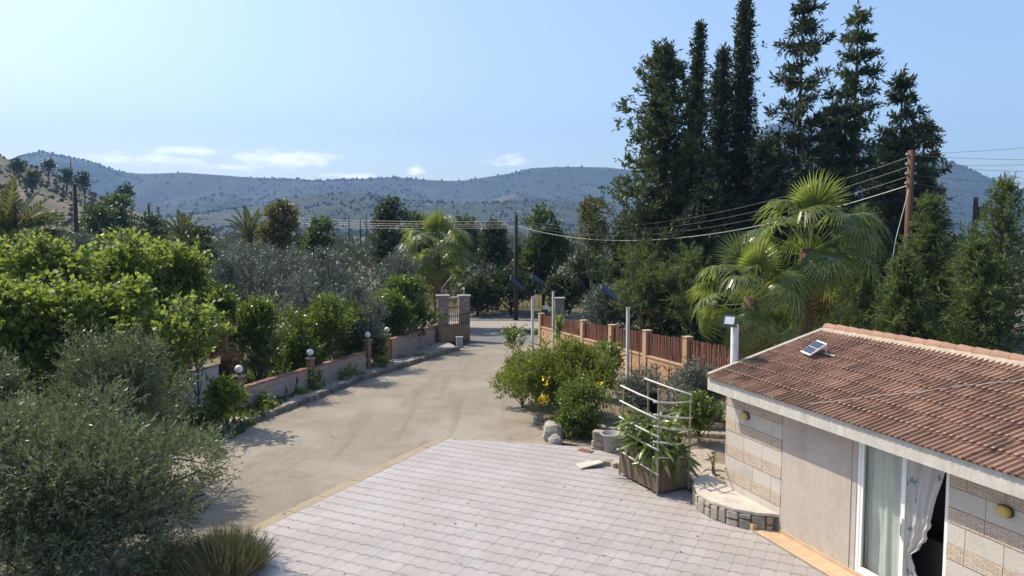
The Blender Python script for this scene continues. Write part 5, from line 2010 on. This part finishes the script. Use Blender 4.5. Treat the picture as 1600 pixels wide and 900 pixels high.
for px, yt, yb, w, d, nb, gp_, sd, lbl in (
        (1255, -12, 480, 205, 49, 85, .12, 4, 'tall open-branched conifer reaching the top of the picture'),
        (1348, 0, 480, 180, 50, 85, .12, 9, 'tall open-branched conifer left of the brown pole'),
        (1408, 108, 480, 122, 51, 75, .1, 14, 'shorter ragged conifer behind the brown pole'),
        (1446, 182, 480, 122, 52, 65, .1, 19, 'lowest ragged conifer right of the brown pole'),
        (1200, 215, 520, 150, 47, 90, .05, 24, 'bushy lower conifer in front of the tall cypresses'),
        (1300, 160, 520, 170, 51, 90, .05, 29, 'middle conifer filling the gap between the two tall ones'),
        (1110, 290, 530, 170, 46, 90, .0, 34, 'bushy dark conifer at the foot of the cypresses'),
        (1185, 260, 530, 150, 55, 85, .0, 55, 'dark back-row conifer between tallest cypress and open conifer'),
        (1065, 255, 530, 170, 55, 85, .0, 61, 'dark back-row conifer behind the thin cypress'),
        (1240, 300, 540, 190, 45, 80, .0, 66, 'low spreading conifer behind the large fan palm'),
        (1395, 215, 520, 190, 54, 95, .0, 49, 'dark full conifer in the back row near the brown pole')):
    conifer('conifer_tree', lbl, 'conifer', px, yt, yb, w, d, nb, 290, group='tall conifers on the right', tr=.26, el=(-.05, .5), prof=lambda q: min((1 - q) ** .62, .05 + (1 - q) * 1.9), sprd=.34, whorl=5, flatz=.07, L=.33, W=.095, m='L_conifer' if sd % 2 else 'L_cypress', seed=sd, twl=.6, lpt=11, gaps=gp_)
conifer('cypress_tree', 'short dark cypress below the feathery pine', 'cypress', 985, 335, 530, 90, 52, 110, 130, group='tall conifers on the right', tr=.15, prof=colp, **CY)
for px, yt, yb, w, d, n, sd, lbl in (
        (1005, 385, 520, 110, 46, 5500, 1, 'low bushy pine behind the fence below the feathery pine'),
        (1085, 400, 540, 110, 43, 5500, 2, 'low dark pine behind the fence left of the fan palms'),
        (1350, 335, 520, 130, 31, 11000, 3, 'young pine between large fan palm and brown pole'),
        (1455, 318, 540, 120, 29, 12000, 4, 'young feathery pine right of the brown pole'),
        (1575, 292, 560, 165, 27.5, 14000, 5, 'tall young pine at the right edge'),
        (1515, 385, 560, 120, 27, 10000, 6, 'low young pine in front at far right'),
        (1400, 410, 560, 110, 27, 9000, 7, 'low young pine just behind the roof ridge'),
        (1310, 440, 560, 90, 28, 3500, 8, 'low pine in the shade right of the large fan palm'),
        (1210, 440, 560, 120, 30, 3500, 9, 'dark pine in the shade behind the fan palms')):
    if px > 1320:
        conifer('young_pine', lbl, 'pine tree', px, yt - 4, yb + 60, w * 1.35, d, 125, 150, group='young pines behind the annex', tr=.1, el=(.2, .95), prof=lambda q: min((1 - q) ** .6, .06 + (1 - q) * 1.8), L=.2, W=.036, m='L_youngpine', seed=sd, twl=.42, lpt=14, sprd=.62)
        continue
    veg('young_pine', lbl, 'pine tree', 'youngpine', px, yt, yb + 60, w * 1.1, d, int(n * 1.65), 'young pines behind the annex', .1, 17, ls=d / 28, size=(.3, .46), fill=.72)

# ================================================================== far groves and grasses (uncountable)
rng = np.random.default_rng(5)
P_, D_, S_, L_, W_, T_ = [], [], [], [], [], []
k = 0
while k < 1700:
    d = 72 * (900 / 72) ** rng.uniform()
    px = rng.uniform(-150, 1750)
    X = (px - 800) / FPX * d
    if 720 < px < 900 and d < 110:
        continue
    k += 1
    r = rng.uniform(1.6, 3.2)
    h = rng.uniform(2.6, 4.6) * (1.25 if rng.uniform() < .15 else 1)
    m = int(np.clip(5500 / d, 16, 70))
    v = norm(rng.normal(size=(m, 3)))
    v[:, 2] = np.abs(v[:, 2]) * rng.choice([1, 1, -.4], m)
    p = np.array([X, d, -1.14 + h * .5]) + v * np.array([r, r, h * .5]) * rng.uniform(.6, 1.0, (m, 1))
    dd_ = norm(v + rng.normal(size=(m, 3)) * .6)
    sz = np.clip(d / 95, .85, 3.6)
    P_.append(p); D_.append(dd_); S_.append(norm(np.cross(dd_, rng.normal(size=(m, 3)))))
    L_.append(sz * rng.uniform(.6, 1.2, m)); W_.append(sz * .5 * rng.uniform(.6, 1.2, m)); T_.append(.5 * rng.uniform(0, 1) + .5 * rng.uniform(0, 1, m))
for k in range(70):
    d = rng.uniform(16, 75)
    side_ = -1 if k % 2 else 1
    X = side_ * (d * .74 + rng.uniform(2.5, 16)) + (6 if side_ > 0 and d < 24 else 0)
    r = rng.uniform(1.4, 2.6)
    h = rng.uniform(2.6, 5.0)
    m = 330
    v = norm(rng.normal(size=(m, 3)))
    v[:, 2] = np.abs(v[:, 2]) * rng.choice([1, 1, -.6], m)
    P_.append(np.array([X, d, gz(d) + h * .48]) + v * np.array([r, r, h * .5]) * rng.uniform(.5, 1.0, (m, 1)))
    dd_ = norm(v + rng.normal(size=(m, 3)) * .6)
    D_.append(dd_); S_.append(norm(np.cross(dd_, rng.normal(size=(m, 3)))))
    L_.append(rng.uniform(.3, .6, m)); W_.append(rng.uniform(.12, .26, m)); T_.append(.5 * rng.uniform(0, 1) + .5 * rng.uniform(0, 1, m))
o = link('far_grove', leaf_mesh('far_grove', np.vstack(P_), np.vstack(D_), np.vstack(S_), np.concatenate(L_), np.concatenate(W_), np.concatenate(T_), 'L_grove'))
o['kind'] = 'stuff'


def grass_mass(name, n, fn, h, w, m, seed):
    rng = np.random.default_rng(seed)
    p = fn(rng, n)
    d = norm(np.array([0, 0, 1.0]) + rng.normal(size=p.shape) * .35)
    s = norm(np.cross(d, rng.normal(size=p.shape)))
    o = link(name, leaf_mesh(name, p, d, s, h * rng.uniform(.4, 1.2, len(p)), np.full(len(p), w), rng.uniform(0, 1, len(p)), m))
    o['kind'] = 'stuff'
    return o


def dry_f(rng, n):
    X = rng.uniform(-22, 26, n)
    Y = rng.uniform(67, 84, n)
    return np.stack([X, Y, np.full(n, -1.17)], 1)


grass_mass('dry_grass', 12000, dry_f, .75, .07, 'L_straw', 3)


def weed_f(rng, n):
    k = rng.integers(0, 26, n)
    cs = np.random.default_rng(8)
    seg = cs.integers(1, len(KERB) - 1, 26)
    tt = cs.uniform(0, 1, 26)
    c = np.array([KERB[a] + (KERB[a + 1] - KERB[a]) * t for a, t in zip(seg, tt)]) + np.stack([-cs.uniform(.15, 1.1, 26), cs.uniform(0, .4, 26)], 1)
    p = c[k] + rng.normal(size=(n, 2)) * .16
    return np.stack([p[:, 0], p[:, 1], np.array([gz(y) for y in p[:, 1]]) + .12], 1)


grass_mass('pavement_weeds', 2600, weed_f, .2, .02, 'L_vine', 4)


def bed_f(rng, n):
    t = rng.uniform(0, 1, n)
    a, b = np.array([1.5, 21.5]), np.array([.6, 30.5])
    c = a + (b - a) * t[:, None] + np.stack([rng.uniform(.0, 6.5, n), rng.uniform(-1.2, 5, n)], 1)
    return np.stack([c[:, 0], c[:, 1], np.array([gz(y) for y in c[:, 1]]) + .06], 1)


grass_mass('bed_weeds', 5200, bed_f, .22, .018, 'L_broadbrown', 5)


def under_f(rng, n):
    k = n // 2
    Y = rng.uniform(20, 45, k)
    X = -8.2 - rng.uniform(0, 1, k) ** 1.3 * 26 + (Y - 30) * .24 * (Y > 30)
    Y2 = rng.uniform(22, 52, n - k)
    X2 = 7.04 - .36 * (Y2 - 30) + 1.6 + rng.uniform(0, 1, n - k) ** 1.2 * 20
    X, Y = np.concatenate([X, X2]), np.concatenate([Y, Y2])
    lump = np.clip(fbm(X * .6, Y * .6, 3) + .35, .05, 1)
    return np.stack([X, Y, np.array([gz(y) for y in Y]) - .03 + lump * rng.uniform(0, .8, n)], 1)


grass_mass('undergrowth', 25000, under_f, .34, .16, 'L_broad', 6)
# weeds at the kerb: four larger plants
for i, (px, py, lbl) in enumerate(((415, 642, 'leafy weed on the pavement below the near wall'), (490, 612, 'tall weed at the middle brick pier'), (545, 597, 'leafy weed on the pavement before the wall gap'), (600, 577, 'bright weed in the wall gap'))):
    g = ground_at(px, py)
    veg('weed_plant', lbl, 'weed', 'vine', px, py - (28 if i == 1 else 18), py, 30, g[1], 420, 'weeds on the left pavement', .012, 4, ls=.55)

# ================================================================== planting bed on the right
veg('flowering_shrub', 'large yellow-green flowering shrub at the corner of the driveway', 'shrub', 'shrub', 880, 548, 745, 185, 24.8, 40000, None, .05, 22, size=(.26, .4), fill=.75, depth=.9)
veg('flowering_shrub', 'yellow-green shrub lobe spilling over the driveway edge', 'shrub', 'shrub', 818, 564, 690, 85, 26.4, 12000, None, .04, 8)
veg('flowering_shrub', 'upright leafy green shrub in front of the fence', 'shrub', 'citrus', 945, 550, 640, 62, 27.5, 8000, None, .04, 7)
veg('jasmine_bush', 'dark glossy bush with tiny white flowers at the patio edge', 'bush', 'jasmine', 912, 598, 720, 100, 21.8, 19000, None, .05, 10, size=(.3, .48))
veg('citrus_sapling', 'small slender tree with sparse leaves on the driveway edge', 'tree', 'citrus', 803, 520, 562, 36, 31.5, 900, None, .03, 5)
veg('oleander_bush', 'grey-green oleander bush behind the trellis', 'bush', 'oleander', 1085, 576, 690, 105, 23.2, 13000, None, .04, 9)
veg('oleander_bush', 'dark green rounded bush right of the trellis', 'bush', 'jasmine', 1095, 622, 682, 70, 21.2, 8000, None, .04, 8)
veg('seedling_bush', 'low dusty plants between lamp pole and trellis', 'bush', 'oleander', 1005, 585, 660, 90, 25.5, 6000, None, .03, 6)
# yellow blooms on the big shrub
rng = np.random.default_rng(9)
for i, (px, py, d, lbl) in enumerate(((936, 606, 22.6, 'largest yellow flower cluster on the shrub beside lamp pole'), (849, 624, 22.6, 'yellow flower cluster low on the left of the shrub'), (853, 597, 22.9, 'small yellow flower cluster on the left of the shrub'), (930, 612, 22.5, 'yellow flower cluster just below the largest one'))):
    c = at(px, py, d)
    k = 26 if i != 2 else 12
    p = rng.normal(size=(k, 3)) * .075
    d_ = norm(rng.normal(size=(k, 3)) + np.array([0, -.6, .5]))
    me = leaf_mesh('flower_cluster', p, d_, norm(np.cross(d_, rng.normal(size=(k, 3)))), np.full(k, .11), np.full(k, .08), rng.uniform(0, 1, k), 'yellowflower')
    tag(link('flower_cluster', me, None, tuple(c)), lbl, 'flower', 'yellow flowers')


# strelitzia-like plants with broad leaves by the fence end
def blade_mesh(seed, ln, wd, curve, m, seg=6):
    rng = np.random.default_rng(seed)
    V, T = [], []
    prev = None
    for i in range(seg + 1):
        t = i / seg
        c = np.array([ln * t * (1 - .25 * curve * t), 0, ln * (-.6 * curve * t * t)])
        w = wd * math.sin(math.pi * min(1, .12 + t * .88)) ** .7 * .5
        a, b = c + np.array([0, -w, w * .35]), c + np.array([0, w, w * .35])
        if prev is not None:
            V.append([prev[0], prev[2], c, a])
            V.append([prev[2], prev[1], b, c])
            T += [rng.uniform(.3, .8)] * 2
        prev = (a, b, c)
    return quads_mesh('leaf', np.array(V).reshape(-1, 3), len(V), np.array(T), m)


BL = [blade_mesh(i, 1.0, .20, c, 'L_strap') for i, c in enumerate((.2, .7, 1.3))]


def blade_plant(name, label, px, top, base, d, n, ln, stem, el0=75, el1=5, wid=1.0):
    rng = random.Random(int(px))
    g0 = gz(d)
    c = at(px, top, d)
    root = empty(name, (c[0], d, g0 + .05), 0, label, 'plant')
    h = max(c[2] - g0 - ln * .7, .05)
    MB().tube([(0, 0, -.1), (.03, 0, h * .5), (0, 0, h + .05)], [.06, .045, .03], 7).build('stem', 'bamboo', root)
    for i in range(n):
        a = i * 2.39996 + rng.uniform(-.3, .3)
        q = i / n
        s = ln * rng.uniform(.75, 1.1)
        link('leaf', BL[min(2, int(q * 3))], root, (0, 0, h * (1 - .55 * q)), (rng.uniform(-.3, .3), -R(el0 + (el1 - el0) * q), a), (s, s * wid, s))
    return root


blade_plant('banana_plant', 'upright broad-leaved plant beside the thin lamp pole', 873, 490, 570, 36.2, 11, 1.1, 1.2, 85, 35, 1.3)
blade_plant('yucca_plant', 'rosette plant with drooping leaves left of the fence end', 852, 520, 590, 34.0, 13, .75, 1.0, 50, -30)
blade_plant('yucca_plant', 'rosette plant on bare stem in front of the fence', 890, 525, 600, 32.5, 13, .7, 1.0, 50, -30)
blade_plant('young_palm', 'tiny yellow-green seedling palm beside the wall platform', 1114, 712, 745, 17.6, 6, .42, .2, 80, 35)
for i, (px, ty, by, d, lbl) in enumerate(((1000, 488, 600, 31.8, 'rusty flower-shaped garden stake behind the lamp pole'), (1025, 572, 640, 26.0, 'brown dried flower stake above the black pot'), (1045, 575, 640, 26.5, 'second brown dried flower stake beside the black pot'), (987, 540, 610, 31.0, 'thin rusty stake right of the fence lamp pole'))):
    g0 = gz(d)
    t_ = at(px, ty, d)
    o = empty('garden_stake', (t_[0], d, g0), 0, lbl, 'stake', 'rusty garden stakes')
    h = t_[2] - g0
    MB().tube([(0, 0, 0), (.01, 0, h)], .022, 5).build('stem', 'utility', o)
    mb = MB()
    for j in range(5 if i != 3 else 2):
        a = j * 1.2566
        mb.tube([(0, 0, h - .12), (math.cos(a) * .16, math.sin(a) * .16, h - .02), (math.cos(a) * .22, math.sin(a) * .22, h + .08)], [.02, .016, .006], 4)
    mb.build('petals', 'utility', o)

# pots, tubs and stones
def pot(name, px, py, d, r, h, m, label):
    c = at(px, py, d)
    o = empty(name, (c[0], d, gz(d) + .07), 0, label, name.split('_')[-1])
    MB().lathe([(r * .72, 0), (r * .95, h * .92), (r * 1.06, h * .92), (r * 1.06, h), (r * .9, h), (r * .86, h * .85), (.01, h * .84)], 18).build('body', m, o, True)
    MB().lathe([(r * .85, h * .82), (r * .4, h * .87), (.01, h * .86)], 12).build('potting_soil', 'soil', o)
    return o


pot('black_pot', 1021, 612, 25.2, .24, .75, 'darkpot', 'tall black plastic pot behind the trellis')
pot('blue_tub', 1117, 626, 24.0, .3, .5, 'bluetub', 'blue plastic tub beside the roof corner')
pot('grey_tub', 956, 693, 20.1, .3, .55, 'greytub', 'grey square-looking tub behind the wooden planter')
pot('clay_pot', 948, 672, 21.2, .3, .35, 'clay', 'wide clay bowl beside the dark glossy bush')
pot('clay_pot', 1008, 612, 26.3, .2, .3, 'clay', 'small clay pot left of the tall black pot')
RK = [stone_mesh('rock', 'rock', 100 + i, sub=True, jit=.07) for i in range(5)]
rock_list = ((864, 672, 21.9, .55, .6, .62, 'big white rock at the driveway corner of the bed'), (797, 608, 29.4, .5, .4, .45, 'white rock at the far driveway edge of the shrub'), (803, 620, 28.5, .32, .3, .25, 'small white rock in front of the far white rock'),
             (868, 690, 21.2, .35, .3, .35, 'bluish grey rock under the big white rock'), (840, 655, 24.0, .4, .35, .3, 'grey rock under the shrub on driveway edge'), (872, 560, 37.0, .5, .4, .5, 'pale rock at the foot of the thin lamp pole'))
for i, (px, py, d, a, b, c, lbl) in enumerate(rock_list):
    q = at(px, py, d)
    o = link('rock', RK[i % 5], None, (q[0], d, gz(d) + c * .32), (i * .3, .2 * i, i * 1.1), (a, b, c))
    tag(o, lbl, 'rock', 'rocks edging the planting bed')
edge = empty('bed_edging', (0, 0, 0), 0, 'row of rough stones edging the bed behind the trellis', 'edging')
rnd = random.Random(71)
for a, b in (((2.7, 22.6), (8.2, 21.2)), ((5.9, 19.0), (8.0, 18.4))):
    a, b = np.array(a), np.array(b)
    t = 0
    L_ = np.linalg.norm(b - a)
    while t < L_:
        w = rnd.uniform(.28, .5)
        p = a + (b - a) * t / L_
        link('stone', rnd.choice(PM), edge, (p[0], p[1], gz(p[1]) + .1), (rnd.uniform(-.1, .1), rnd.uniform(-.1, .1), math.atan2(b[1] - a[1], b[0] - a[0]) + rnd.uniform(-.2, .2)), (w, .24, rnd.uniform(.2, .3)))
        t += w + .02
# brick, flat slab, block stack by the patio
q = ground_at(915, 712)
o = empty('loose_brick', (q[0], q[1], gz(q[1]) + .04), R(-38), 'single red perforated brick lying at the patio edge', 'brick')
MB().box((0, 0, .06), (.40, .17, .12)).build('body', 'redbrick', o)
for x in (-.1, 0, .1):
    MB().box((x, 0, .1205), (.05, .09, .003)).build('hole', 'darkpot', o)
q = ground_at(920, 734)
o = empty('flat_slab', (q[0], q[1], .04), R(20), 'thin white stone slab lying tilted on the patio edge', 'slab')
MB().box((0, 0, .06), (.62, .34, .035), ry=-.14).build('slab_top', 'platetop', o)
MB().box((.18, .02, .03), (.18, .22, .05)).build('support_stone', 'concrete', o)
q = ground_at(935, 708)
o = empty('block_stack', (q[0], q[1], gz(q[1]) + .03), R(-20), 'short stack of rough stone blocks beside the grey tub', 'stack')
for i, z in enumerate((.09, .26, .42, .55)):
    link('stone', PM[i], o, (rnd.uniform(-.02, .02), 0, z), (0, 0, rnd.uniform(-.1, .1)), (.36 - .02 * i, .28, .16 if i < 3 else .1))
low = empty('low_stone_edging', (0, 0, 0), 0, 'low pale stones in front of the wooden planter', 'edging')
for i in range(7):
    p = np.array([2.15, 18.75]) + np.array([.095, -.05]) * i * 1.6
    link('stone', PM[i % 6], low, (p[0] + rnd.uniform(-.04, .04), p[1] + rnd.uniform(-.05, .05) + .25, .08), (0, 0, rnd.uniform(-.5, .5)), (.22, .2, .16))
# crazy paving behind the platform
pv_ = empty('crazy_paving', (0, 0, 0), kind='structure')
for i in range(34):
    x, y = rnd.uniform(4.3, 7.0), rnd.uniform(17.3, 20.2)
    if (np.array([x, y]) - FA) @ W2 > -.15 and (np.array([x, y]) - FA) @ U2 > -2.3:
        continue
    link('paving_stone', PM[i % 6], pv_, (x, y, gz(y) + .07), (0, 0, rnd.uniform(0, 3)), (rnd.uniform(.35, .6), rnd.uniform(.3, .45), .1))

# ------------------------------------------------------------------ wooden planter with trellis and strap-leaved plant
A_, B_, C_ = np.array([2.66, 18.09]), np.array([3.28, 16.66]), np.array([4.04, 17.04])
D_ = A_ + C_ - B_
PH = .80
plo = np.array([*((A_ + C_) / 2), 0.03])
planter = empty('wooden_planter', tuple(plo), 0, 'weathered plank planter box on the patio edge', 'planter')
rnd = random.Random(81)
for a, b in ((A_, B_), (B_, C_), (C_, D_), (D_, A_)):
    L_ = np.linalg.norm(b - a)
    k = max(5, int(L_ / .105))
    ang = math.atan2(b[1] - a[1], b[0] - a[0])
    for i in range(k):
        p = a + (b - a) * ((i + .5) / k)
        h = PH + rnd.uniform(-.05, .03)
        z0 = .05 + rnd.uniform(0, .03)
        MB().box((p[0] - plo[0], p[1] - plo[1], (z0 + h) / 2), (L_ / k - .008, .026, h - z0), rz=ang + rnd.uniform(-.02, .02)).build('plank', 'oldwood', planter)
    m = (a + b) / 2
    ins = norm((plo[:2] - m)) * .03
    for z in (.16, .66):
        MB().box((m[0] + ins[0] - plo[0], m[1] + ins[1] - plo[1], z), (L_ - .06, .025, .07), rz=ang).build('batten', 'oldwood', planter)
inner = [tuple(p + norm(plo[:2] - p) * .06 - plo[:2]) for p in (A_, B_, C_, D_)]
MB().prism(inner, .1, PH - .12).build('soil_fill', 'soil', planter)
tre = empty('trellis', tuple(plo), 0, 'pipe trellis of white rails tied to posts above the planter', 'trellis')
tops = {}
for nm, p, ztop, lean_ in (('A', A_, 2.23, (.10, .05)), ('B', B_, 2.43, (.0, .02)), ('C', C_, 2.30, (.02, .0)), ('D', D_, 2.38, (-.05, .0))):
    p = p + norm(plo[:2] - p) * -.035
    MB().tube([(p[0] - plo[0], p[1] - plo[1], 0.0), (p[0] - plo[0] + lean_[0], p[1] - plo[1] + lean_[1], ztop)], .023, 8).build('post', 'bamboo', tre)
    tops[nm] = (p, lean_, ztop)


def rail(n0, n1, z0, z1, m='pipe', r=.021, sag=.012, ext=.09):
    def pt(nm, z):
        p, l_, zt = tops[nm]
        return Vector((p[0] - plo[0] + l_[0] * z / zt, p[1] - plo[1] + l_[1] * z / zt, z))
    a, b = pt(n0, z0), pt(n1, z1)
    e = (b - a).normalized() * ext
    off = Vector((-.04, -.03, 0))
    MB().tube([a - e + off, (a + b) / 2 + off - Vector((0, 0, sag)), b + e + off], r, 7).build('rail', m, tre, True)


for z0, z1 in ((2.19, 2.16), (1.82, 1.78), (1.42, 1.38), (1.12, 1.08), (.62, .52)):
    rail('A', 'B', z0, z1)
for z0, z1 in ((2.15, 2.08), (1.86, 1.70), (1.6, 1.42), (1.25, 1.1), (.9, .8)):
    rail('B', 'C', z0, z1, sag=.03)
rail('D', 'C', 2.3, 2.25)
SL_ = [blade_mesh(20 + i, .62, .075, c, 'L_strap', 7) for i, c in enumerate((.5, 1.1, 1.7, 2.2))]
epi = empty('strap_leaf_plant', (plo[0], plo[1], PH - .1), 0, 'arching strap-leaved plant growing out of the wooden planter', 'plant')
rnd = random.Random(91)
for i in range(250):
    t, s = rnd.uniform(.0, 1.0), rnd.uniform(.0, 1.0)
    p = A_ + (B_ - A_) * t + (C_ - B_) * s - plo[:2]
    a = math.atan2(p[1], p[0]) + rnd.uniform(-1.1, 1.1)
    climb = rnd.uniform(0, .9) ** 1.5
    q = rnd.choice(SL_)
    k = rnd.uniform(.75, 1.25)
    link('leaf', q, epi, (p[0] * .95, p[1] * .95, climb), (rnd.uniform(-.8, .8), -R(rnd.uniform(-15, 75)), a), (k * .85, k * rnd.uniform(1.1, 1.9), k * .85))
# fallen leaves on the tiles and driveway
LFm = MB().add([(0, 0, 0), (.04, .025, .008), (.085, 0, .003), (.04, -.025, .01)], [(0, 3, 2, 1)]).mesh('fallen_leaf', 'bulkrim')
litter = MB()
rng = np.random.default_rng(44)
k = 170
P2 = np.stack([rng.uniform(-5, 4, k), rng.uniform(12.6, 30, k), np.zeros(k)], 1)
P2[:, 2] = [gz(y) + .042 if y < 21 else gz(y) + .012 for y in P2[:, 1]]
d_ = norm(np.stack([rng.normal(size=k), rng.normal(size=k), np.full(k, .12)], 1))
sd = norm(np.cross(d_, np.array([0, 0, 1.0]) + rng.normal(size=(k, 3)) * .25))
kk = 420
seg = rng.integers(1, len(KERB) - 1, kk)
Pk = np.array([KERB[a] + (KERB[a + 1] - KERB[a]) * t for a, t in zip(seg, rng.uniform(0, 1, kk))]) + np.stack([.16 + rng.exponential(.28, kk), rng.normal(size=kk) * .1], 1)
P2 = np.vstack([P2, np.stack([Pk[:, 0], Pk[:, 1], np.array([gz(y) + .012 for y in Pk[:, 1]])], 1)])
k += kk
d_ = norm(np.stack([rng.normal(size=k), rng.normal(size=k), np.full(k, .12)], 1))
sd = norm(np.cross(d_, np.array([0, 0, 1.0]) + rng.normal(size=(k, 3)) * .25))
o = link('leaf_litter', leaf_mesh('leaf_litter', P2, d_, sd, rng.uniform(.03, .09, k), rng.uniform(.02, .045, k), rng.uniform(0, 1, k), 'L_dry'))
o['kind'] = 'stuff'
# far white farm building
c = at(950, 385, 330)
fb = empty('farm_building', (c[0], 330, -1.14), .2, 'pale far building with flat roof left of the conifers', 'building')
MB().box((0, 0, 2.2), (16, 8, 4.6)).build('wall', 'housewhite', fb)
MB().box((0, 0, 4.7), (17, 9, .4)).build('roof', 'concrete', fb)
for i in range(4):
    MB().box((-5.4 + 3.6 * i, -4.02, 2.4), (1.4, .1, 1.3)).build('window', 'black', fb)
